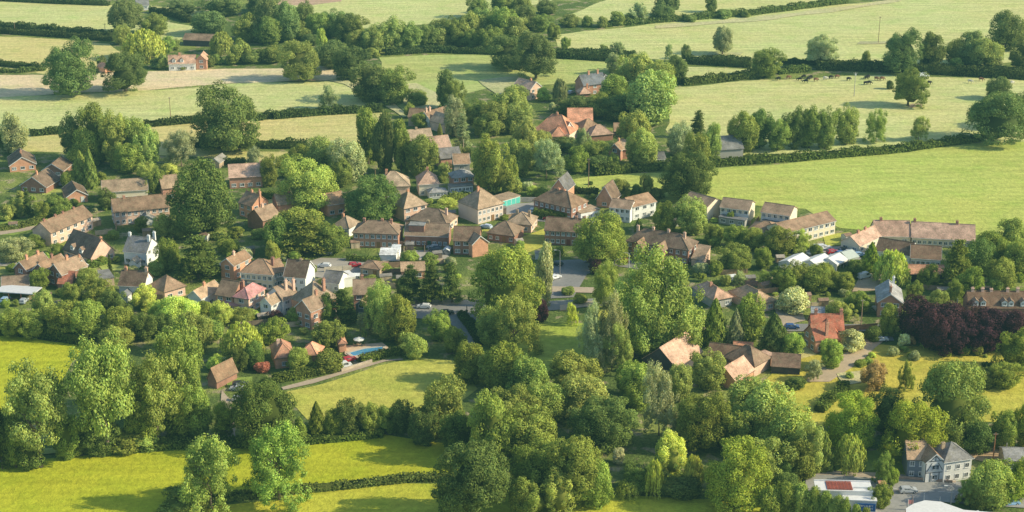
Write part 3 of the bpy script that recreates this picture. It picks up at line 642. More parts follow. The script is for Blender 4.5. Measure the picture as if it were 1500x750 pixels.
# centre right
t = house((918,353,1008,367), 5, 9, roof='hip', label='long dark terrace with two gabled wings and a sunlit pink end', nick='long dark terrace', wall='dbrick', rc='dbrown', pitch=36, win='FR', nwin=9, chim=[(-.4,'pink',1),(-.15,'pink',1.2),(.1,'pink',1.1),(.36,'pink',1)])
house((926,360,940,362.5), 5, 5, 'y', root=t, wall='dbrick', rc='brown', pitch=42, verge=False, win='F', nwin=1)
house((957,365,971,367.5), 5, 5, 'y', root=t, wall='dbrick', rc='brown', pitch=42, verge=False, win='F', nwin=1)
house((1013,378,1030,381), 2.6, 6, root=t, wall='pink', rc='tan', roof='mono', pitch=25, win='')
house((1046,440,1072,435), 2.8, 12, roof='hip', label='pinkish hipped bungalow right of the big pale-leaved tree', nick='pinkish bungalow', wall='grey', rc='pink', pitch=36, win='F', chim=[(-.1,'brick',1)])
t = house((1108,447,1136,440), 2.8, 13, roof='hip', label='pink-roofed bungalow left of the cream flowering bush', nick='pink-roofed bungalow', wall='pink', rc='tan', pitch=34, win='F')
# top
t = house((616,171,629,174), 4.4, 15, 'y', label='old white-gabled farmhouse with clustered chimneys and long brown roof', nick='white-gabled farmhouse', wall='white', rc='brown', pitch=42, verge=True, win='F', chim=[(-.44,'pink',1.5),(-.3,'pink',1.5)])
house((598,171,618,172), 4, 7, root=t, wall='tan', rc='brown', pitch=38, win='')
house((630,176,652,182), 4, 7, root=t, wall='pink', rc='tan', pitch=40, win='')
house((600,206,634,203), 4, 8, label='brown-roofed cottage just below the white-gabled farmhouse', nick='cottage below the farmhouse', wall='brick', rc='tan', pitch=38, win='F', chim=[(-.1,'tan',.9)])
house((777,131,793,126.5), 5, 10, 'y', label='brick house with pinkish roof and sunlit gable below the dark oaks', nick='house below the oaks', wall='pink', rc='pink', pitch=36, verge=True, win='FR', chim=[(-.2,'orange',1)])
t = house((855,125,888,121), 5, 8, label='dark slate-roofed house with a cream gable and two orange chimneys', nick='dark slate house', wall='brick', rc='slate', pitch=42, win='F', chim=[(-.1,'orange',1.4),(.3,'orange',1.4)])
house((878,119.5,895,117), 5.2, 6, 'y', root=t, wall='cream', rc='tan', pitch=42, verge=True, win='F')
house((850,138,866,137), 2.8, 6, root=t, roof='hip', wall='brick', rc='pink', pitch=40, win='', chim=[(.3,'orange',1.4)])
t = house((783,191,834,197), 3.6, 11, roof='hip', label='rambling manor with many orange-tiled roofs and gables', nick='orange-roofed manor', wall='cream', rc='orange', pitch=46, win='F', nwin=7, chim=[(0,'orange',1.2)])
house((826,195,842,190), 3.6, 9, 'y', root=t, wall='white', rc='orange', pitch=48, verge=True, win='F')
house((832,178,868,178), 4.5, 9, root=t, wall='cream', rc='orange', pitch=44, win='')
house((808,200,828,200), 3, 6, root=t, roof='hip', wall='pink', rc='orange', pitch=46, win='F', chim=[(0,'orange',1.2)])
house((853,193,884,189), 3.2, 9, root=t, roof='hip', wall='dbrick', rc='brown', pitch=38, win='')
house((866,199,898,196), 2.6, 8, roof='hip', label='brown-tiled outbuilding joined to the right of the manor', nick='manor outbuilding', wall='dbrick', rc='pink', pitch=36, win='', name='outbuilding')
house((900,192,926,192), 2.8, 7, label='brown-roofed stable right of the manor', nick='brown stable', wall='dark', rc='brown', pitch=34, win='', name='outbuilding', verge=False)
t = house((892,218,909,220), 4.4, 9, 'y', label='brick house with white-edged gable and white bays below the manor', nick='house below the manor', wall='brick', rc='brown', pitch=42, verge=True, win='F', chim=[(0,'orange',1.1)])
house((909,219,926,218), 4, 7, root=t, wall='brick', rc='tan', pitch=38, win='')
house((958,233,975,232), 2.6, 6, label='white bungalow glimpsed between trees below the manor', nick='glimpsed white bungalow', wall='white', rc='slate', pitch=30, win='F')
house((1042,220,1089,217), 3.6, 11, label='wide grey-roofed barn with pale wall beside the field hedge', nick='wide grey barn', wall='grey', rc='grey', pitch=34, win='', name='barn', chim=[(.3,'orange',1.2,.3)])
t = house((247,93,286,92), 3.6, 6, label='isolated farmhouse with orange-pink roof and white and brick walls', nick='isolated orange farmhouse', wall='white', rc='pink', pitch=46, win='F', nwin=4, dorm=[(0,'white'),(-.3,'white')], chim=[(-.1,'orange',1)])
house((287,88,302,88), 4.6, 8, 'y', root=t, wall='brick', rc='pink', pitch=44, win='F', verge=False)
house((154,100,163,98), 2.4, 6, 'y', label='small orange-gabled barn between the two meadow oaks', nick='small orange-gabled barn', wall='orange', rc='orange', pitch=44, win='', name='barn')
house((200,8,218,7), 2.8, 7, label='small white cottage near the top left corner of the view', nick='far white cottage', wall='white', rc='grey', pitch=36, win='F')
house((268,58,312,60), 3, 8, label='long dark barn behind the isolated farmhouse', nick='long dark barn', wall='dark', rc='brown', pitch=30, win='', name='barn')
# lower left
house((304,553,317,557), 2.6, 8, 'y', label='old timber barn with steep pointed brown gable among the trees', nick='pointed old barn', wall='dbrick', rc='brown', pitch=62, win='', name='barn', verge=False)
t = house((403,525,431,522), 3.2, 9, roof='hip', label='old orange-tiled farmhouse partly covered with bright climbers', nick='old farmhouse', wall='orange', rc='orange', pitch=44, win='F', chim=[(-.2,'pink',1)])
house((440,519,464,521), 3, 6, root=t, roof='hip', wall='orange', rc='orange', pitch=42, win='')
house((497,504,507,503), 2.6, 4, roof='hip', label='small brick pump hut beside the swimming pool', nick='pump hut', wall='orange', rc='orange', pitch=30, win='', name='pool_hut')
house((588,397,622,396), 2.8, 6, label='low pink-roofed cottage behind the dark pines', nick='low pink cottage', wall='orange', rc='tan', pitch=30, win='F')
# lower right
t = house((1384,677,1424,671), 5.6, 7.5, roof='hip', label='half-timbered white house with black beams, brown roof and gabled front', nick='half-timbered house', wall='white', rc='grey', pitch=36, win='F', nwin=3, chim=[(-.3,'tan',.6)])
TIMB = t
house((1357,677,1384,675), 5.6, 8, 'y', root=t, wall='white', rc='brown', pitch=40, verge=True, win='')
house((1330,672,1358,673), 5.2, 8, root=t, wall='slateblue', rc='tan', pitch=34, win='F', nwin=2)
house((1473,674,1512,675), 3, 7, label='low grey-roofed building with pale ridge near the right edge', nick='low grey building', wall='tan', rc='grey', pitch=24, win='F')
house((1150,396,1166,394), 2.2, 3, roof='flat', label='small white canopy shelter left of the marquees', nick='white shelter', wall='grey', rc='white', win='', name='shelter')
# ------------------------------------------------------------------ ground, fields, roads
def setting(name, me, M=None, col=None):
    o = put(name, me, M, None, col); o['kind'] = 'structure'; return o
mb = MB(); mb.poly([(-4000, -400, 0), (4000, -400, 0), (4000, 7000, 0), (-4000, 7000, 0)])
setting('ground', mb.mesh('ground', M_GROUND))
LAY = [0]
def patch(name, pts, col, m=None, wob=1.2):
    LAY[0] += 1; z = .004*LAY[0]
    P = []
    n = len(pts)
    for k in range(n):
        a = at(*pts[k]); b = at(*pts[(k+1) % n]); d = (b-a); q = max(1, int(d.length/9)); s = Vector((-d.y, d.x, 0)).normalized()
        for j in range(q):
            t = j/q; p = a+d*t; p += s*wob*math.sin(p.x*.11+p.y*.07)*(1 if 0 < j else 0); P.append((p.x, p.y, z))
    me = bpy.data.meshes.new(name); me.from_pydata(P, [], [tuple(range(len(P)))]); me.materials.append(m or M_FIELD)
    bm = bmesh.new(); bm.from_mesh(me); bmesh.ops.triangulate(bm, faces=bm.faces)
    for f in bm.faces:
        if f.normal.z < 0: f.normal_flip()
    bm.to_mesh(me); bm.free()
    return setting(name, me, None, col)
G1 = (.60, .605, .26); G2 = (.64, .57, .24); G3 = (.45, .50, .14); G4 = (.485, .50, .04); G5 = (.52, .51, .11)
patch('field', [(-60,-2),(130,4),(168,8),(168,50),(90,47),(-60,36)], G1)
patch('field', [(-60,50),(60,56),(160,64),(200,88),(150,112),(70,110),(-60,88)], G2)
patch('field', [(-60,92),(20,99),(60,106),(-60,108)], G2)
patch('field', [(160,20),(235,30),(300,40),(260,60),(180,50)], G1)
patch('field', [(220,8),(300,16),(300,30),(225,20)], G1)
patch('stubble_field', [(-60,112),(100,108),(230,104),(500,97),(520,110),(480,118),(350,121),(230,131),(-60,145)], (.78, .63, .40))
patch('field', [(-60,146),(230,132),(350,122),(480,119),(520,110),(570,150),(520,160),(330,166),(200,182),(-60,196)], G1)
patch('field', [(-60,200),(130,192),(330,174),(560,165),(560,215),(385,213),(300,225),(420,235),(50,222),(-60,226)], G2)
patch('field', [(300,224),(440,222),(440,240),(320,242)], G2)
patch('field', [(430,-40),(900,-40),(800,5),(740,12),(620,36),(530,42),(425,6)], G1)
patch('ploughed_field', [(380,-30),(520,-30),(500,2),(455,8),(395,6)], (.55, .38, .27))
patch('field', [(555,84),(730,78),(800,86),(1000,96),(960,118),(720,128),(640,150),(600,170),(560,130)], (.48, .53, .19))
patch('field', [(808,52),(1000,30),(1240,6),(1600,-25),(1600,70),(1440,98),(1240,96),(1000,88),(820,80)], G1)
patch('field', [(830,22),(1000,-40),(1300,-40),(1230,0),(1100,18),(900,40)], G1)
patch('field', [(1000,98),(1125,102),(1115,113),(1005,117)], G1)
patch('cow_pasture', [(985,128),(1120,117),(1300,110),(1600,122),(1600,205),(1400,216),(1080,228),(1010,235),(975,190)], G1)
patch('field', [(832,264),(930,254),(1040,248),(1300,226),(1440,209),(1600,204),(1600,352),(1440,345),(1230,334),(1180,306),(1000,296),(870,286)], (.50, .55, .14))
patch('field', [(-60,482),(130,505),(90,560),(60,600),(-60,610)], G4)
patch('meadow', [(-90,690),(120,668),(240,650),(420,655),(560,636),(680,652),(700,700),(560,702),(330,735),(-90,790)], G4)
patch('meadow', [(330,740),(560,708),(700,704),(900,726),(1130,730),(1190,760),(1190,820),(-90,820),(-90,796)], (.52, .52, .06))
patch('meadow', [(415,575),(600,526),(660,528),(700,570),(660,600),(560,612),(450,615)], G5)
patch('green', [(690,495),(760,474),(870,474),(875,535),(780,548),(700,522)], (.42, .48, .09))
patch('lawn', [(1118,560),(1150,530),(1290,505),(1440,512),(1520,528),(1600,560),(1600,630),(1440,618),(1200,625),(1110,605)], (.56, .49, .09))
patch('lawn', [(1150,508),(1190,500),(1195,520),(1150,532)], G2)
patch('lawn', [(1220,660),(1330,655),(1340,690),(1225,693)], (.33, .42, .09))
patch('lawn', [(0,325),(60,318),(72,330),(20,345),(0,345)], (.28, .38, .09)); patch('lawn', [(-20,392),(20,392),(20,402),(-20,404)], (.42, .42, .12))
patch('lawn', [(330,555),(370,552),(368,568),(335,572)], (.28, .38, .09)); patch('lawn', [(345,384),(372,378),(372,396),(345,398)], G3)
patch('lawn', [(660,350),(720,332),(750,336),(700,350)], G5); patch('lawn', [(755,352),(800,334),(800,360),(770,372)], G5)
patch('lawn', [(375,290),(405,282),(408,298),(384,302)], G2); patch('lawn', [(1205,345),(1245,340),(1240,358),(1210,362)], G5)
patch('lawn', [(60,276),(90,276),(90,284),(62,286)], G3); patch('lawn', [(1140,505),(1135,490),(1160,500)], G2)
patch('lawn', [(980,500),(1000,498),(1000,520),(960,530)], (.36, .44, .10)); patch('lawn', [(880,455),(905,455),(905,470),(870,470)], G5)
patch('lawn', [(140,385),(200,392),(200,400),(150,396)], G3)
TAR = (.27, .26, .25); PATH = (.48, .38, .28); WK = (.42, .38, .33); WORN = (.60, .555, .30)
ROADS = []
def road(name, pts, w, col, m=None):
    ROADS.append(pts); return patch(name, pts, col, m or M_TARMAC, 0)
road('car_park', [(445,385),(470,378),(545,380),(570,388),(560,402),(520,404),(530,420),(500,412),(448,404)], 0, (.40, .36, .31))
road('road', [(600,446),(700,447),(720,462),(705,478),(700,508),(686,506),(676,490),(655,470),(600,466)], 0, TAR)
road('road', [(555,440),(600,444),(600,462),(560,458)], 0, TAR); road('road', [(700,448),(900,436),(905,446),(715,464)], 0, TAR)
road('road', [(800,398),(815,382),(905,378),(990,396),(985,402),(900,390),(860,402),(840,436),(800,438)], 0, TAR)
road('road', [(735,300),(800,296),(790,315),(880,322),(880,330),(745,322)], 0, (.38, .35, .33))
road('road', [(-20,378),(25,384),(25,392),(-20,388)], 0, WK); road('path', [(-20,342),(60,330),(66,334),(-20,348)], 0, PATH)
road('pavement', [(600,440),(700,440),(700,447),(600,446)], 0, PATH)
road('track', [(412,568),(500,545),(560,528),(590,526),(590,528),(565,530),(508,547),(460,562),(415,572)], 0, PATH)
road('path', [(325,572),(340,590),(345,640),(330,645),(322,600)], 0, PATH)
road('drive', [(1262,498),(1300,496),(1282,510),(1262,530),(1215,560),(1180,560),(1190,545),(1235,520)], 0, (.52, .40, .27))
road('drive', [(1262,400),(1290,402),(1300,425),(1248,428)], 0, (.50, .38, .26))
road('car_park', [(1180,365),(1245,360),(1262,380),(1240,388),(1180,382)], 0, (.40, .36, .32))
road('road', [(1150,475),(1300,476),(1310,500),(1286,500),(1280,486),(1150,486)], 0, TAR)
road('road', [(1180,692),(1290,700),(1400,706),(1600,716),(1600,752),(1400,738),(1360,734),(1350,760),(1250,770),(1180,716)], 0, (.34, .33, .31))
road('pavement', [(1180,689),(1300,694),(1400,703),(1400,708),(1290,702),(1180,695)], 0, (.45, .36, .28))
road('yard', [(1420,655),(1520,655),(1520,672),(1450,680),(1420,672)], 0, (.52, .36, .22))
road('drive', [(1135,450),(1170,446),(1180,470),(1140,480)], 0, PATH)
road('path', [(560,370),(650,366),(660,380),(560,384)], 0, WK)
road('path', [(820,448),(880,440),(882,446),(820,456)], 0, PATH); road('path', [(800,420),(870,422),(870,430),(800,428)], 0, PATH)
patch('field_edge', [(960,38),(1100,26),(1240,10),(1320,-2),(1320,2),(1240,15),(1105,32),(960,42)], WORN)
patch('worn_ground', [(575,125),(610,122),(650,140),(640,160),(600,158),(585,140)], WORN); patch('worn_ground', [(700,118),(760,112),(765,132),(730,140)], (.52, .50, .26))
patch('worn_ground', [(1335,153),(1350,152),(1352,157),(1330,158)], (.55, .42, .30)); patch('worn_ground', [(1260,61),(1330,60),(1335,64),(1255,65)], (.50, .48, .27)); patch('worn_ground', [(1040,76),(1090,77),(1085,81),(1035,81)], (.50, .50, .25))
patch('field_edge', [(480,118),(520,112),(575,150),(600,172),(590,172),(560,154),(505,124)], WORN); patch('field_edge', [(-20,664),(130,656),(130,660),(-20,671)], (.40, .42, .12))

patch('worn_ground', [(1385,405),(1470,402),(1480,412),(1390,416)], (.5, .38, .26)); patch('worn_ground', [(1225,548),(1262,544),(1270,560),(1235,566)], WORN)
road('pool_terrace', [(505,508),(560,503),(572,512),(568,520),(520,526),(505,520)], 0, (.62, .48, .34))
# painted road line
mb = MB()
for k in range(14):
    a = at(1290+k*14, 716.5+k*.9); mb.box(a.x, a.x+1.5, a.y-.08, a.y+.08, 1.0, 1.006)
me = mb.mesh('road_markings', M_PAINT); setting('road_markings', me, Matrix.Translation((0, 0, .004*LAY[0]+.006-1.0)), (.8, .8, .78))

# hedges along the fields
HG = [('dark double hedge between the far left fields', [(-40,38),(60,46),(165,55)], 5, 3.2, 'd'), ('second line of the hedge in the far left fields', [(-40,46),(70,53),(165,60)], 3, 2.5, 'd'),
 ('short dark hedge left of the meadow oaks', [(-40,92),(30,99),(60,103)], 3, 2.5, 'd'), ('low hedge running into the left meadow oak', [(-40,108),(30,106),(66,103)], 2, 1.8, 'm'),
 ('hedge at the very top left corner', [(-40,-1),(80,5),(160,8)], 3, 2.5, 'd'), ('slanting hedge above the isolated farmhouse', [(222,18),(255,24),(280,33)], 4, 3, 'd'),
 ('hedge left of the big meadow tree', [(210,186),(300,178)], 3, 2.6, 'd'), ('hedge right of the big meadow tree', [(375,177),(398,172)], 3, 2.6, 'd'),
 ('long hedge behind the lone small tree', [(400,174),(470,168),(560,163)], 3.4, 3, 'd'), ('hedge between the left meadow and the orange-gabled bungalow', [(45,199),(90,195)], 3, 2.6, 'd'),
 ('hedge at the far left below the green meadow', [(-40,204),(20,200)], 3, 2.4, 'm'), ('dark hedge below the big meadow tree', [(270,215),(450,217)], 3.5, 3, 'd'), ('dark hedge beyond the pink-roofed house', [(325,241),(360,240)], 2.5, 2, 'd'),
 ('dark hedge below the wood in the far middle', [(565,80),(640,76),(735,80)], 4, 2.6, 'd'), ('upper line of the double hedge right of the dark oaks', [(815,77),(890,80),(930,82)], 3, 2.2, 'd'),
 ('thick lower line of the double hedge right of the dark oaks', [(808,84),(890,88),(930,90)], 5, 3.4, 'd'), ('upper line of the hedge below the lone grey-green tree', [(1028,87),(1100,90)], 3, 2, 'd'),
 ('thick hedge below the lone grey-green tree', [(1005,92),(1100,98)], 5, 3.4, 'd'), ('wild bushy hedge at the top of the cow pasture', [(1000,124),(1060,118),(1105,113)], 5, 3, 'm'),
 ('hedge above the cow pasture, upper line', [(1140,93),(1290,98),(1500,108)], 3.5, 2.4, 'd'), ('thick dark hedge along the top of the cow pasture', [(1195,101),(1300,104),(1400,109),(1560,118)], 6, 3.6, 'd'),
 ('wild hedge left of the cows', [(1138,108),(1185,104)], 4, 2.6, 'm'), ('hedge below the brown stable, edging the big right field', [(870,256),(930,251),(985,247)], 4, 3, 'm'),
 ('hedge between the cow pasture and the big right field', [(1045,243),(1180,234),(1300,224),(1440,206)], 3.5, 2.8, 'm'), ('far hedge crossing the top right fields', [(880,39),(1000,30),(1100,22),(1240,4)], 4, 3, 'm'),
 ('weedy strip dividing the front meadows', [(300,734),(410,722),(500,714),(600,703),(690,701)], 3.2, 1.1, 'l'), ('dark hedge below the far left belt of trees', [(-20,486),(60,492),(130,504)], 4, 3.4, 'd'),
 ('clipped green hedge beside the old farmhouse drive', [(400,560),(440,553),(490,543)], 2.6, 2.2, 'm'), ('clipped hedge in front of the swimming pool', [(528,532),(572,520),(600,518)], 2.2, 2, 'm'),
 ('square clipped bright hedge in front of the large dark house', [(781,319),(832,322)], 3, 3, 'm'), ('bright clipped hedge left of the white three-chimney house', [(128,392),(156,386)], 2.6, 2, 'b'),
 ('bright hedge around the conservatory house garden', [(646,300),(684,288)], 4, 2, 'y'), ('clipped hedge behind the chimney-gable house', [(378,292),(404,290)], 3, 2.4, 'm'),
 ('long clipped hedge beside the lane at the left', [(-20,340),(30,334),(58,326)], 2.5, 1.8, 'l'), ('hedge beside the car park hut', [(508,381),(556,384)], 2, 1.6, 'b'),
 ('hedge beside the leaning road left of the green', [(676,462),(690,480),(706,506)], 3, 1.6, 'd'), ('grassy hedge curving across the right lawn', [(1200,604),(1212,590),(1236,574),(1234,566)], 3, 1.8, 'm'),
 ('dark hedge at the edge of the right field below the purple trees', [(1440,545),(1500,540)], 3, 2.4, 'd'), ('dark hedge below the steep slate building', [(838,282),(876,284)], 2.5, 2, 'd'),
 ('hedge in front of the gabled cottages', [(8,426),(60,424)], 2.5, 2, 'm'), ('weedy belt along the top of the front meadow', [(130,664),(250,654),(330,652),(430,648),(560,636)], 5, 1.6, 'm')]
for lb, pts, w, h, c in HG: hedge(lb, pts, w, h, c)
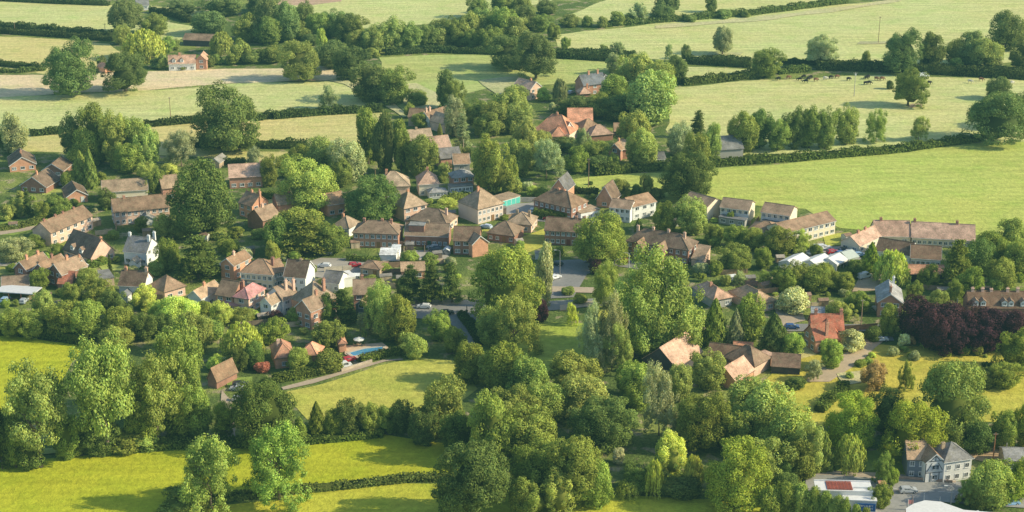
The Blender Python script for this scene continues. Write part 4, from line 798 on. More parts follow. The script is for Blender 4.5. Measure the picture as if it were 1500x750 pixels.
TD = '''
O d 105 61 140 76|O d 184 76 134 66|O d 183 2 50 56|R m 228 22 56 48|W y 212 42 95 62|R l 178 38 68 26|R m 245 54 80 26|B m 238 80 103 16|B d 308 82 100 14|B m 268 96 104 12|B d 150 82 104 14|R m 258 58 75 12|B d 232 86 102 24
R d 305 18 58 58|R d 330 -5 30 60|R d 270 0 24 40|W l 325 45 82 34|B m 355 58 95 30|R m 362 20 66 40|R m 395 25 70 40|R d 385 -10 25 50|B m 318 80 96 20|B m 340 78 97 22|B m 370 75 96 34|B m 398 68 96 34
R d 395 0 65 45|R d 420 5 66 45|R g 392 20 62 30|R d 445 5 55 30|R m 440 30 62 40|R m 465 20 60 44|R d 490 18 58 40|R m 515 25 65 40|O d 505 20 60 40|O m 442 59 117 58|T y 472 42 80 16|R d 455 50 70 25
R d 487 60 105 50|R d 510 70 122 50|R m 525 45 80 40|R d 545 95 155 66|R m 575 100 158 50|R m 548 40 82 40|R l 575 28 80 48|R m 600 35 78 40|R d 540 45 80 30|R m 625 38 75 36|R l 645 30 72 44|R m 668 28 72 36|R l 690 20 70 44
R m 715 12 65 46|R m 738 12 70 44|R l 752 25 72 50|R d 770 8 50 40|R m 690 45 75 30|R m 720 42 78 36|B l 545 70 86 20|O d 745 52 100 60|O d 785 48 115 62|R m 700 -5 30 34|R m 735 -10 25 40|R m 765 -5 30 34|R d 800 0 24 30|R m 790 22 50 30|R m 810 35 60 24
T d 654 102 163 30|A m 665 118 165 34|R m 612 132 158 34|A g 482 125 160 28|T m 540 158 245 36|T d 562 165 256 34|T m 588 175 256 26|R g 665 140 205 34|R m 700 150 185 40|R m 730 150 200 50|R l 750 130 190 50|R m 715 165 205 40|E g 678 165 225 26
T m 645 182 208 8|R m 600 152 175 20|R m 618 165 190 28|R m 618 198 262 46|R l 650 238 262 20|R m 716 202 290 56|R l 762 205 262 42|A g 800 205 262 50|R m 745 228 280 30|B m 745 258 287 34|B y 757 265 282 16|B c 773 266 280 16|B y 780 272 288 18|B m 792 275 292 22
R l 790 192 228 40|R l 752 125 165 34|R l 757 150 200 48|W g 820 113 152 22|B y 796 128 150 20|B c 809 150 165 10|B d 850 142 170 44|A g 936 5 33 28|R d 975 -12 30 42|R d 970 8 35 34|R d 1042 -5 20 18|B m 905 17 40 24|B m 882 25 42 16|B m 922 20 36 18|R m 835 22 42 30|B m 860 24 41 16
B m 1060 14 29 24|B m 1092 16 27 14|B m 1010 22 34 20|O g 1058 40 80 34|R m 828 55 75 17|A g 905 62 82 22|B m 885 66 82 16|A g 980 65 90 12|R d 1004 65 88 15|R l 935 80 140 70|R m 905 85 112 40|R l 950 105 190 75|R l 930 165 230 60|R d 990 82 125 32|R m 965 90 150 50|R m 900 110 160 50
R d 905 140 182 56|R g 900 78 112 26|R l 940 190 250 46|R m 868 206 244 40|R m 1120 72 118 44|R g 993 182 232 38|E d 1022 160 205 26|R m 1020 195 262 44|R l 1042 180 240 30|O d 1003 222 292 76|R m 880 138 176 44|R d 845 142 178 40|R d 828 148 172 26|B d 828 202 226 40|A g 853 188 228 26
R l 800 214 250 50|R l 770 175 240 46|R m 898 225 250 22|R m 930 205 250 28|R m 845 215 256 36|B d 878 228 252 40|R m 1088 165 228 44|R d 1112 160 222 40|R m 1140 175 225 34|R d 1165 160 222 40|R m 1185 158 222 42|R m 1208 162 222 36|R l 1240 158 215 36|A l 1283 162 208 34|A l 1345 170 206 26
R d 1462 113 150 36|O d 1456 135 208 90|R d 1492 140 195 50|O m 1330 101 155 50|B d 1303 118 132 11|O d 1318 44 107 54|R d 1362 48 104 42|R m 1400 58 98 34|R d 1420 48 100 50|R l 1442 58 107 50|R d 1472 18 80 50|R d 1502 30 60 20|R d 1494 58 105 36|B m 1400 85 104 20|O g 1200 52 96 46|B m 1268 75 94 12|B m 1165 84 92 12
R g 22 165 230 40|R d 14 188 224 44|R d 110 168 240 40|R m 142 155 243 56|R l 175 165 250 48|R m 200 172 250 46|R l 220 188 252 40|R m 128 190 250 50|R m 190 210 258 50|C m 120 218 276 30|C m 134 214 278 20|A g 266 192 244 48|O d 335 130 222 98|A g 372 215 244 24|R m 394 228 276 28|O d 300 239 347 100
O b 453 235 306 92|O d 545 262 323 86|R m 440 304 366 72|R d 408 318 380 50|R m 484 326 377 50|E m 446 312 382 84|R l 470 202 265 56|R g 512 205 272 56|R m 442 212 252 36|R m 500 232 280 46|R m 420 225 262 30|R m 230 246 292 32|B y 248 240 258 24|R l 214 240 264 28|B m 150 252 272 14
R d 157 276 309 28|R l 24 288 321 26|E d 42 274 322 16|R m 85 285 322 36|R m 62 294 324 26|R m 206 318 342 20|R l 243 313 352 38|B m 165 338 352 20|B l 10 300 325 20|R m 100 250 278 22|B m 265 330 352 30|B l 320 335 352 30|B m 345 332 350 24|B m 380 335 352 24
E d 292 343 416 72|R m 250 350 400 34|B m 228 384 406 30|E d 162 370 405 9|R m 52 343 366 26|R m 83 357 378 24|R g 18 348 388 50|R m 57 394 428 30|R l 130 392 426 40|R m 105 415 452 40|R m 148 410 452 46|R l 67 425 482 42|R m 20 450 497 40|R m 50 455 499 46|R m 95 440 500 56|R m 130 440 502 56
R d 165 425 470 40|R m 178 448 502 54|R d 210 458 502 40|R y 213 418 457 44|R y 262 434 488 62|R d 240 458 497 44|R p 262 460 488 16|R l 285 455 522 56|B m 310 470 500 40|R l 170 478 516 56|R y 232 440 474 30
H l 60 530 684 96|H l 158 490 664 104|A g 150 560 640 60|H l 232 512 648 76|R d 150 610 668 56|R m 215 562 654 56|H l 268 474 612 86|R m 262 562 644 66|R m 290 562 642 50|R m 130 600 664 50|R m 24 600 690 40|R d 4 585 692 40|B m 185 632 664 56|R m 330 585 642 36|R m 98 600 676 40|B m 110 640 668 36|B l 210 636 660 44|B d 45 640 690 40
W y 355 468 530 58|R m 402 466 506 46|R m 352 453 478 42|R d 348 510 548 34|R b 438 508 547 38|R m 480 470 514 48|C m 468 495 521 10|B m 480 514 548 46|B r 385 530 547 22|R d 374 498 542 30|O d 388 548 648 94|A b 310 632 745 90|A b 410 615 732 92|B m 270 718 755 70|B y 318 520 545 26|R y 325 440 480 34
C m 465 583 642 26|R d 510 588 642 50|R m 545 590 640 44|R m 490 602 642 38|R d 586 585 637 40|R m 565 592 638 34|R l 646 552 642 64|R d 620 598 655 48|R d 672 600 670 56|R m 720 568 685 68|O d 700 643 757 108|B m 438 612 648 24|B m 620 625 652 34
R m 735 500 580 60|R m 690 500 566 50|R b 645 455 502 36|R m 666 476 522 34|T l 608 488 528 36|R m 586 432 508 52|R l 565 435 502 38|R m 553 425 480 36|E d 602 386 446 42|E d 632 384 448 36|E d 662 380 448 34|R d 590 405 445 26|O m 740 356 480 110|A l 752 432 522 70|R l 722 450 515 44|T g 798 352 450 24
P p 716 400 448 16|R p 790 436 474 30|A y 838 443 476 18|O m 880 314 390 84|R p 872 378 404 20|A l 886 380 452 42|A l 968 362 512 112|A l 930 400 522 80|R l 988 420 518 76|R l 945 452 532 80|A g 896 430 542 46|A g 866 440 542 38|A l 905 470 545 44|R d 1000 470 520 46
C b 1046 432 510 36|R m 1095 428 508 44|C g 1077 448 510 26|C d 1133 455 522 42|R b 1160 486 528 34|R b 1217 495 542 34|B c 1248 484 517 38|A g 1192 527 558 28|B d 1164 553 572 30|B c 1160 422 462 44|R m 1150 395 432 40|R m 1196 392 432 54|R m 1236 400 430 40|R l 1228 442 474 42|R m 1258 428 462 44|B d 1278 478 502 24
R m 1078 360 402 50|R m 1118 362 396 26|A l 1120 395 420 18|B l 1063 402 420 16|A g 1083 396 417 20|R d 1145 392 425 30|B g 1027 385 403 22|B m 1048 382 405 20|R m 975 297 344 38|R l 1014 290 348 48|C m 935 318 342 12|R m 947 255 292 22|B d 962 275 294 20|B d 932 272 290 18|R m 905 262 294 34|R m 1045 328 360 34|R m 1075 330 367 36
R m 1102 333 370 36|B m 1046 346 364 16|R m 1140 330 378 50|A y 1173 338 370 34|B m 1195 358 377 20|C v 1275 352 400 26|W y 1304 362 422 50|R d 1250 382 410 22|R m 1168 385 427 40|R m 1205 385 420 44|B m 1314 335 355 34|E m 1400 346 427 52|R d 1432 350 412 50|R l 1478 322 384 58|R m 1450 340 398 56|R m 1492 350 412 50
R m 1465 378 430 46|R m 1420 390 436 38|R l 1374 423 457 30|A m 1400 410 447 28|R l 1455 405 432 28|R m 1360 385 425 30|R m 1340 412 445 26|R p 1345 436 502 68|R p 1385 446 512 70|R p 1418 450 512 66|R p 1452 451 514 66|R p 1484 454 518 60|R p 1512 456 516 46|R p 1365 455 520 50|R p 1400 470 522 60|R p 1440 470 522 60|R m 1301 443 496 32|P c 1324 488 511 18|P n 1336 492 510 12|B l 1357 492 511 20|B l 1377 490 511 24
R l 1415 486 517 36|B l 1432 505 522 16|B l 1412 507 522 14|R n 1280 530 574 44|A m 1326 528 572 24|O l 1388 520 642 104|O v 1335 582 670 96|O v 1246 577 658 78|R d 1300 570 640 50|R d 1440 540 572 38|R m 1468 530 572 50|R m 1490 482 548 54|R m 1470 600 664 48|R v 1498 590 660 40|R d 1430 615 668 50|R d 1390 620 668 50
W y 1243 630 692 44|A m 1293 660 708 30|B v 1307 685 710 20|R m 1290 706 748 38|C m 1205 625 692 32|R l 1120 558 655 78|R l 1152 590 684 74|R l 1182 612 702 48|R l 1108 640 722 80|R m 1165 640 712 56|T m 1125 708 765 36|T m 1150 700 764 34|T l 1172 704 766 28|T m 1190 709 768 26|T m 1207 714 770 24|T l 1222 722 774 22|T m 1237 728 778 20|T m 1252 735 780 20|T m 1266 741 784 18
R l 1448 672 748 62|R v 1472 680 740 66|R m 1432 696 748 40|R v 1498 668 735 44|A l 1418 700 740 30|R l 730 510 575 56|R m 775 522 594 66|R b 800 560 624 74|R l 840 515 584 76|R l 855 550 622 84|O d 880 578 652 100|R l 935 530 604 50|A g 965 530 638 54|R m 922 528 588 48|R l 995 532 594 46|R l 1038 517 575 56
O m 1025 570 655 80|R m 1055 595 655 50|R l 1100 555 630 84|R m 1080 600 665 56|O v 1080 645 745 100|R y 980 632 702 60|W y 958 665 730 26|W y 1015 660 718 28|W y 920 700 730 34|B c 905 655 682 20|R d 935 680 725 46|R m 780 598 684 84|R m 755 565 634 76|O m 790 640 722 98|O m 845 636 738 90|R m 872 668 748 56
R l 815 685 757 56|R m 770 700 762 66|R l 730 592 656 56|B d 1000 700 732 56|R d 972 695 728 40|R d 1150 690 735 40|R d 1140 655 712 50
B m 600 368 390 28|B m 630 370 390 24|R l 400 352 387 20|B c 360 363 384 22|R m 340 350 378 24|R m 442 447 477 38|R l 433 450 476 30|R p 405 455 477 28|R l 355 455 478 40|R d 478 430 476 30|E d 503 420 477 42|R g 536 455 492 24|A l 558 412 492 44|B l 480 405 418 26|B l 545 404 418 28|B m 330 350 372 28
B m 640 300 318 30|B m 585 262 285 24|B y 655 290 306 30|B m 560 385 402 30|B m 820 360 376 14|B y 805 362 378 16|B m 1070 310 328 12|B m 840 322 338 24|B y 912 412 430 20|B m 850 432 446 20|B l 832 420 434 20|B m 1210 500 520 20|B m 300 440 466 24|B m 460 388 400 10
'''
for ln in TD.strip().replace('\n', '|').split('|'):
    q = ln.split()
    if len(q) == 6: tree(q[0], q[1], *[float(v) for v in q[2:]])
# small shrubs in the gardens, clear of houses and roads
def inside(x, y, P):
    c = False; n = len(P)
    for i in range(n):
        (x1, y1), (x2, y2) = P[i], P[i-1]
        if (y1 > y) != (y2 > y) and x < (x2-x1)*(y-y1)/(y2-y1)+x1: c = not c
    return c
GARD = [(0,285,250,345),(0,380,330,470),(330,330,560,400),(540,280,860,380),(560,370,680,440),(820,270,1060,330),(1000,380,1280,470),(1230,380,1500,470),(600,230,780,290),(930,380,1100,440),(300,440,560,500),(1100,490,1280,560),(1300,488,1480,530)]
rg = random.Random(5); done = []
while len(done) < 190:
    g_ = rg.choice(GARD); x = rg.uniform(g_[0], g_[2]); y = rg.uniform(g_[1], g_[3])
    p = at(x, y)
    if any((p.x-f[0])**2+(p.y-f[1])**2 < (f[2]+1.5)**2 for f in FOOT): continue
    if any(inside(x, y, q) for q in ROADS): continue
    if any(abs(x-a)+abs(y-b)*2 < 12 for a, b in done): continue
    done.append((x, y)); w = rg.uniform(7, 17)
    tree(rg.choice('BBBBRP'), rg.choice('mmllyggbdv'), x, y-w*rg.uniform(.6, 1.0), y, w)
# ------------------------------------------------------------------ vehicles
def _carbody(mb, van=False):
    if not van:
        prof = [(-2.1,.35),(-2.15,.75),(-1.95,.95),(-1.2,1.0),(-.85,1.42),(.75,1.46),(1.55,1.02),(2.05,.85),(2.15,.35)]
        prof = [(-2.15,.32),(-2.18,.8),(-2.02,.98),(-1.7,1.42),(-1.2,1.47),(.35,1.46),(1.15,1.0),(2.0,.82),(2.14,.6),(2.12,.32)]
    else: prof = [(-2.5,.35),(-2.52,1.9),(-2.4,2.0),(1.0,2.0),(1.75,1.25),(2.4,1.05),(2.5,.7),(2.48,.35)]
    n = len(prof); rings = []
    for y, k in ((-.88, .0), (-.80, .06), (.80, .06), (.88, .0)):
        i = len(mb.v)
        for (x, z) in prof:
            inset = .14 if z > 1.05 else 0
            yy = (abs(y)-inset if abs(y) > .85 else abs(y)-inset*.9)*(1 if y > 0 else -1)
            mb.v.append((x, yy, z if abs(y) < .85 or z < 1.3 else z-.05))
        rings.append(i)
    for a, b in zip(rings, rings[1:]):
        for j in range(n):
            mb.f.append((a+j, a+(j+1) % n, b+(j+1) % n, b+j)); mb.m.append(0)
    mb.f.append(tuple(rings[0]+j for j in range(n))); mb.f.append(tuple(rings[-1]+j for j in range(n-1, -1, -1))); mb.m += [0, 0]
def _glass(mb, van=False):
    if not van:
        for s in (-1, 1): mb.poly([(-1.6, s*.83, 1.0), (1.0, s*.83, 1.0), (.35, s*.76, 1.38), (-1.45, s*.76, 1.38)])
        mb.poly([(1.16, -.7, 1.03), (1.16, .7, 1.03), (.42, .62, 1.44), (.42, -.62, 1.44)]); mb.poly([(-2.03, -.7, 1.03), (-2.03, .7, 1.03), (-1.76, .62, 1.4), (-1.76, -.62, 1.4)])
    else:
        mb.poly([(1.78, -.7, 1.28), (1.78, .7, 1.28), (1.08, .65, 1.95), (1.08, -.65, 1.95)])
        for s in (-1, 1): mb.poly([(.1, s*.89, 1.2), (1.5, s*.89, 1.2), (.95, s*.84, 1.8), (.1, s*.84, 1.8)])
def _wheel(mb): mb.tube([(0, -.11, 0), (0, .11, 0)], [.32, .32], 14)
def _rim(mb): mb.tube([(0, -.125, 0), (0, .125, 0)], [.19, .19], 10)
CM = {v: (mk(lambda m, v=v: _carbody(m, v), 'body', M_CAR), mk(lambda m, v=v: _glass(m, v), 'window', M_GLASS)) for v in (False, True)}
WH = mk(_wheel, 'wheel', M_RUB); RIM = mk(_rim, 'rim', M_PAINT); HLM = mk(lambda m: m.box(-.04, .04, -.18, .18, -.08, .08), 'headlight', M_PAINT)
ZT = .015*60
def car(px, py, ang, col, label, van=False, nm=None):
    p = at(px, py); p.z = .55 if False else 0
    # stand on the surface sheet that lies under the wheels
    p.z = ground_z(p)
    M = frame(p, R(ang)); r = put(nm or ('parked_van' if van else 'parked_car'), None, M); tag(r, label, 'van' if van else 'car', 'parked vehicles')
    put('body', CM[van][0], M, r, col); put('window', CM[van][1], M, r)
    wx = 1.3 if not van else 1.6
    for x in (-wx, wx):
        for y in (-.8, .8):
            Mw = M @ Matrix.Translation((x, y, .32)); w = put('wheel', WH, Mw, r, (.03, .03, .03)); put('rim', RIM, Mw, w, (.5, .5, .5))
    for y in (-.6, .6): put('headlight', HLM, M @ Matrix.Translation((2.13 if not van else 2.5, y, .7)), r, (.8, .8, .75))
def ground_z(p):
    bpy.context.view_layer.update()
    hit, loc, *_ = SC.ray_cast(bpy.context.evaluated_depsgraph_get(), (p.x, p.y, 1.8), (0, 0, -1))
    return loc.z if hit and loc.z < 1.3 else 0
WHT = (.80, .80, .80); SIL = (.5, .52, .54); BLK = (.03, .035, .04); BLU = (.05, .12, .32); REDC = (.50, .03, .04)
CARS = [(8,441,80,(.35,.5,.7),'pale blue car under the left bay of the carport'),(35,443,85,(.45,.5,.55),'silver car under the right bay of the carport'),(621,452,175,WHT,'white car waiting at the road junction beside the green trees'),
 (813,409,40,WHT,'white car parked beside the road left of the dark brick terrace front'),(815,389,150,BLK,'dark car in the shade on the wide road'),(911,385,170,REDC,'small red car parked below the long dark terrace'),(1290,500,5,WHT,'white estate car at the head of the sandy drive'),
 (348,572,170,SIL,'silver car beside the old farm near the pointed barn'),(352,566,10,BLK,'black car beside the silver one near the pointed barn'),(512,529,30,REDC,'red car behind the white van by the pool'),(478,373,175,SIL,'silver car at the top of the car park'),
 (1209,366,20,WHT,'white car at the left of the cars behind the marquees'),(1220,372,15,REDC,'red car among the cars behind the marquees'),(1232,374,25,BLU,'dark blue car among the cars behind the marquees'),(1246,372,20,SIL,'silver car nearest the rambling pink building'),(1238,369,15,BLK,'black car behind the dark blue one'),(1259,375,15,(.3,.45,.65),'light blue car beside the yellow green conifer'),
 (836,137,60,SIL,'silver car left of the dark slate house'),(804,323,170,(.25,.02,.05),'dark red car in front of the square clipped hedge'),(775,333,20,BLK,'dark car beside the pink-ended bungalow'),(712,334,150,(.5,.6,.75),'pale blue car in front of the big cream house'),(634,364,175,SIL,'silver car under the box-dormer house'),(637,368,175,(.06,.08,.12),'dark car beside the silver one below the box-dormer house'),
 (1041,494,20,WHT,'white car glimpsed right of the big pale-leaved tree'),(1480,739,10,(.3,.5,.75),'light blue car under the right-hand tree near the road'),(1412,735,160,BLK,'black car parked beside the road at the filling station'),(88,272,170,SIL,'pale car in the shade beside the white-fascia bungalow'),(1285,455,100,WHT,'white car beside the brick house with slate roof'),(352,587,0,SIL,'grey car half hidden by the dark oak'),(160,240,0,SIL,'')]
for c in CARS[:-1]: car(*c)
car(1202,366,10,WHT,'white van beside the marquees car park',True); car(503,539,25,WHT,'white van on the track left of the swimming pool',True); car(1266,408,30,WHT,'white van on the sandy drive below the yellow green conifer',True)
car(240,611,10,(.45,.6,.55),'pale green van among the lower left trees',True); car(328,535,100,WHT,'white van behind the pointed old barn',True); car(1353,113,20,(.7,.75,.8),'pale livestock trailer van in the cow pasture',True); car(193,609,0,(.02,.2,.6),'small bright blue van among the lower left trees',True)

# ------------------------------------------------------------------ cattle
def cow_mesh():
    v = []; e = []; r = []
    def add(p, rad, par=None):
        v.append(p); r.append(rad)
        if par is not None: e.append((par, len(v)-1))
        return len(v)-1
    a = add((0, 0, 1.05), (.36, .40)); b = add((-.55, 0, 1.08), (.33, .36), a); c = add((-.85, 0, 1.12), (.2, .22), b); t = add((-.95, 0, .95), (.04, .04), c); add((-.98, 0, .5), (.04, .04), t)
    d = add((.5, 0, 1.08), (.31, .38), a); n = add((.85, 0, 1.05), (.17, .22), d); h = add((1.08, 0, .75), (.14, .16), n); m = add((1.2, 0, .45), (.10, .11), h); add((1.24, 0, .34), (.08, .08), m)
    for s in (-1, 1):
        k = add((.5, s*.2, .72), (.12, .13), d); k = add((.5, s*.21, .4), (.07, .08), k); add((.5, s*.21, .03), (.06, .07), k)
        k = add((-.55, s*.2, .75), (.15, .17), b); k = add((-.68, s*.2, .42), (.07, .08), k); add((-.62, s*.2, .03), (.06, .07), k)
    me = bpy.data.meshes.new('cow'); me.from_pydata(v, e, []); o = bpy.data.objects.new('cowtmp', me); COL.objects.link(o)
    md = o.modifiers.new('s', 'SKIN'); o.modifiers.new('u', 'SUBSURF').levels = 1
    for i, q in enumerate(me.skin_vertices[0].data): q.radius = r[i]
    me.skin_vertices[0].data[0].use_root = True
    bpy.context.view_layer.update(); dg = bpy.context.evaluated_depsgraph_get()
    out = bpy.data.meshes.new_from_object(o.evaluated_get(dg)); out.name = 'cow'; out.materials.clear(); out.materials.append(M_COW)
    bpy.data.objects.remove(o); return out
COW = cow_mesh()
for x, y, c in [(1140,118,'b'),(1155,116,'n'),(1171,119,'b'),(1180,122,'b'),(1177,115,'b'),(1187,116,'b'),(1195,119.5,'n'),(1209,117.5,'w'),(1217,116,'b'),(1226,115,'n'),(1243,118.5,'b'),(1269,116.5,'b'),(1271,115,'b'),(1284,118,'n'),(1292,118,'n'),(1268,124.5,'b'),(1273,124,'b'),(1361,124,'b'),(1421,122,'w'),(1437,119,'n'),(1482,124,'w'),(1184,118,'b')]:
    rnd = random.Random(int(x*10)); p = at(x, y)
    col = dict(b=(.03, .028, .028), n=(.25, .13, .08), w=(.65, .6, .52))[c]
    o = put('grazing_cow', COW, frame((p.x, p.y, .06), R(rnd.choice([0, 180])+rnd.uniform(-35, 35))) @ Matrix.Diagonal((1.25, 1.25, 1.25, 1)), None, col)
    tag(o, (dict(b='black', n='brown', w='cream')[c]+' cow grazing in the pasture below the long dark hedge',), 'cow', None, True, (x, y))

# ------------------------------------------------------------------ poles and lamps
def pole(px, top, bot, label, kind='tel', col=(.30, .20, .13)):
    p = at(px, bot); H = (bot-top)/(scl(bot)*math.cos(TH)); M = Matrix.Translation(p)
    nm = {'tel': 'telegraph_pole', 'lamp': 'street_lamp', 'post': 'wooden_post', 'tee': 'power_pole', 'flag': 'flagpole'}[kind]
    r = put(nm, None, M); tag(r, label, nm.replace('_', ' '))
    mb = MB(); mb.tube([(0, 0, 0), (0, 0, H)], [.17, .11], 8); put('shaft', mb.mesh('shaft', M_WOOD if kind in ('tel', 'tee', 'post') else M_PAINT), M, r, col)
    if kind in ('tel', 'tee'):
        mb = MB(); w = .55 if kind == 'tel' else 1.0; mb.box(-w, w, -.14, -.02, H-.5, H-.36); put('crossarm', mb.mesh('crossarm', M_WOOD), M, r, col)
        mb = MB()
        for x in (-w+.1, 0, w-.1): mb.tube([(x, -.08, H-.36), (x, -.08, H-.16)], [.06, .04], 6)
        put('insulator', mb.mesh('insulator', M_PAINT), M, r, (.7, .7, .68))
        if kind == 'tee':
            mb = MB(); mb.box(-.35, .35, -.4, -.12, H-1.5, H-.7); put('transformer', mb.mesh('transformer', M_PAINT), M, r, (.75, .76, .74))
    if kind == 'lamp':
        mb = MB(); mb.tube([(0, 0, H), (-.3, 0, H+.3), (-1.2, 0, H+.4)], [.08, .07, .06], 6); put('arm', mb.mesh('arm', M_PAINT), M, r, col)
        mb = MB(); mb.box(-1.9, -1.15, -.14, .14, H+.32, H+.48); put('lamp_head', mb.mesh('lamp_head', M_PAINT), M, r, (.75, .75, .72))
    if kind == 'flag':
        mb = MB()
        for k in range(5): mb.prism([(.12+.22*k, .03*(k % 2), H-1.1), (.12+.22*(k+1), .03*((k+1) % 2), H-1.1), (.12+.22*(k+1), .03*((k+1) % 2), H-.1), (.12+.22*k, .03*(k % 2), H-.1)], (0, .02, 0))
        put('flag', mb.mesh('flag', M_CLOTH), M, r, (.8, .35, .35))
for q in [(250,143,171,'telegraph pole standing in the green field left of the big meadow tree'),(1286.5,26,63,'tall telegraph pole in the upper right field'),(1251,107,141,'pole with a white box at its top in the cow pasture','tee',(.5,.45,.4)),(862,233,274,'telegraph pole in the field behind the steep orange cottage'),
 (1261,438,478,'brown telegraph pole right of the orange-red roofed house','tel',(.42,.30,.20)),(1401,437,458,'pale post left of the dormer cottages','post',(.6,.55,.48)),(1454,632,678,'tall red-brown pole behind the half-timbered house','tel',(.35,.16,.08)),(1473,648,668,'thin grey pole beside the low grey building','post',(.4,.38,.35)),
 (1182,619,668,'curved grey street lamp among the trees left of the willow','lamp',(.45,.45,.42)),(921,372,396,'grey street lamp near the red car','lamp',(.5,.52,.52)),(820,368,402,'dark street lamp beside the wide road','lamp',(.25,.25,.25)),(648,414,444,'pale telegraph pole at the road junction','tel',(.6,.5,.42)),(684,447,466,'small dark signpost on the bend','post',(.1,.1,.1)),
 (1284,673,709,'grey pole beside the brick hut near the road','post',(.4,.4,.38)),(1289,682,708,'shorter grey pole beside the brick hut','post',(.4,.4,.38)),(1334,724,760,'thin dark pole in front of the filling station canopy','post',(.25,.2,.18)),(1353,722,736,'short white post on the road edge','post',(.7,.7,.7)),(1392,712,745,'tall grey lamp beside the filling station','lamp',(.35,.36,.38)),(1376,727,740,'white post beside the canopy','post',(.7,.7,.7)),
 (1329,731,748,'small flagpole with red and white flag at the canopy corner','flag',(.6,.6,.6)),(362,268,286,'telegraph pole in front of the pink-roofed house'),(550,246,262,'grey pole left of the tan hipped house'),(679,205,226,'pale bare pole behind the sun-lounge house','post',(.55,.45,.33)),(1157,684,706,'pale post left of the brick gatepost','post',(.6,.56,.5)),
 (1431,452,468,'pale short pole below the dormer cottages','post',(.6,.55,.5)),(154,35,44,'pole in the far left hedge'),(22,33,46,'pole at the left end of the far hedge')]: pole(*q)

# ------------------------------------------------------------------ marquees, pool, carport, shops
def px_box(name, line, z0, z1, D, col, m, parent, proud=0):
    c, rot, ln = fr_line(*line, z1, D); M = frame(c, rot); mb = MB(); mb.box(-ln/2, ln/2, -D/2-proud, D/2, z0, z1); return put(name, mb.mesh(name, m), M, parent, col)
for i, (ln, lb) in enumerate([((1166,391,1188,380), 'largest white marquee, nearest the street trees'), ((1199,391,1220,381), 'middle white marquee of the row'), ((1226,388,1242,380), 'small white marquee right of the middle one'), ((1243,380,1258,376), 'small greenish grey marquee at the end of the row')]):
    h, D = 2.3, 6.5; c, rot, L_ = fr_line(*ln, h, D); M = frame(c, rot); r = put('marquee', None, M); tag(r, lb, 'marquee', 'white marquees beside the car park')
    if i == 0: LAND.append((1190, 384, 'white marquees'))
    col = (.82, .81, .78) if i < 3 else (.55, .6, .55); x, y = L_/2, D/2
    mb = MB(); mb.prism([(-x-.2, -y-.2, h), (-x-.2, -y-.2, h+.12), (-x-.2, 0, h+1.6), (-x-.2, y+.2, h+.12), (-x-.2, y+.2, h), (-x-.2, 0, h+1.48)], (L_+.4, 0, 0)); put('canopy', mb.mesh('canopy', M_CLOTH), M, r, col)
    mb = MB(); mb.prism([(-x, -y, .02), (-x, y, .02), (-x, y, h), (-x, 0, h+1.45), (-x, -y, h)], (.06, 0, 0)); mb.box(-x+.07, x, y-.06, y, .02, h); mb.box(-x+.07, x, -y, -y+.06, h-.5, h); put('side_wall', mb.mesh('side_wall', M_CLOTH), M, r, tuple(k*.9 for k in col))
    for k in range(4):
        mb = MB(); xx = -x+.2+(2*x-.4)*k/3; mb.tube([(xx, -y+.12, 0), (xx, -y+.12, h)], [.06, .06], 6); put('pole', mb.mesh('pole', M_PAINT), M, r, (.7, .7, .7))
# pool
P4 = [at(512,518.5), at(534,512.5), at(561,509.5), at(560,514), at(538,519.5), at(518,523)]
r = put('swimming_pool', None, Matrix.Translation(at(538,516))); tag(r, 'bright blue swimming pool with pale stone surround beside the clipped hedge', 'pool'); LAND.append((538, 514, 'swimming pool'))
zs = .004*LAY[0]+.01
mb = MB(); mb.prism([(p.x, p.y, zs+.02) for p in P4], (0, 0, .05)); put('water', mb.mesh('water', M_WATER), Matrix.Identity(4), r)
mb = MB(); ctr = sum(P4, Vector())/6
for a, b in zip(P4, P4[1:]+P4[:1]):
    a2 = a+(a-ctr).normalized()*.9; b2 = b+(b-ctr).normalized()*.9; mb.prism([(a.x, a.y, zs), (b.x, b.y, zs), (b2.x, b2.y, zs), (a2.x, a2.y, zs)], (0, 0, .14))
put('coping', mb.mesh('coping', M_RENDER), Matrix.Identity(4), r, (.62, .55, .46))
p = at(526,508); M = Matrix.Translation((p.x, p.y, .004*LAY[0]+.004)); r = put('parasol', None, M); tag(r, 'white garden parasol over the table beside the pool', 'parasol')
mb = MB(); mb.tube([(0, 0, 0), (0, 0, 2.7)], [.05, .05], 6); put('pole', mb.mesh('pole', M_PAINT), M, r, (.6, .5, .4))
mb = MB(); top = (0, 0, 2.8); rim = [(1.6*math.cos(k*math.pi/4), 1.6*math.sin(k*math.pi/4), 2.15) for k in range(8)]
for k in range(8): mb.poly([rim[k], rim[(k+1) % 8], top]); mb.poly([(rim[k][0], rim[k][1], 1.98), (rim[(k+1) % 8][0], rim[(k+1) % 8][1], 1.98), rim[(k+1) % 8], rim[k]])
put('canopy', mb.mesh('canopy', M_CLOTH), M, r, (.82, .8, .74))
r = put('garden_table', None, M); tag(r, 'round wooden garden table under the white parasol', 'table')
mb = MB(); mb.tube([(.0, 0, .68), (0, 0, .74)], [.8, .8], 16); put('table_top', mb.mesh('table_top', M_WOOD), M, r, (.5, .38, .25))
for k in range(3):
    mb = MB(); a = k*2.1; mb.tube([(.5*math.cos(a), .5*math.sin(a), 0), (.4*math.cos(a), .4*math.sin(a), .68)], [.05, .05], 6); put('leg', mb.mesh('leg', M_WOOD), M, r, (.4, .3, .2))
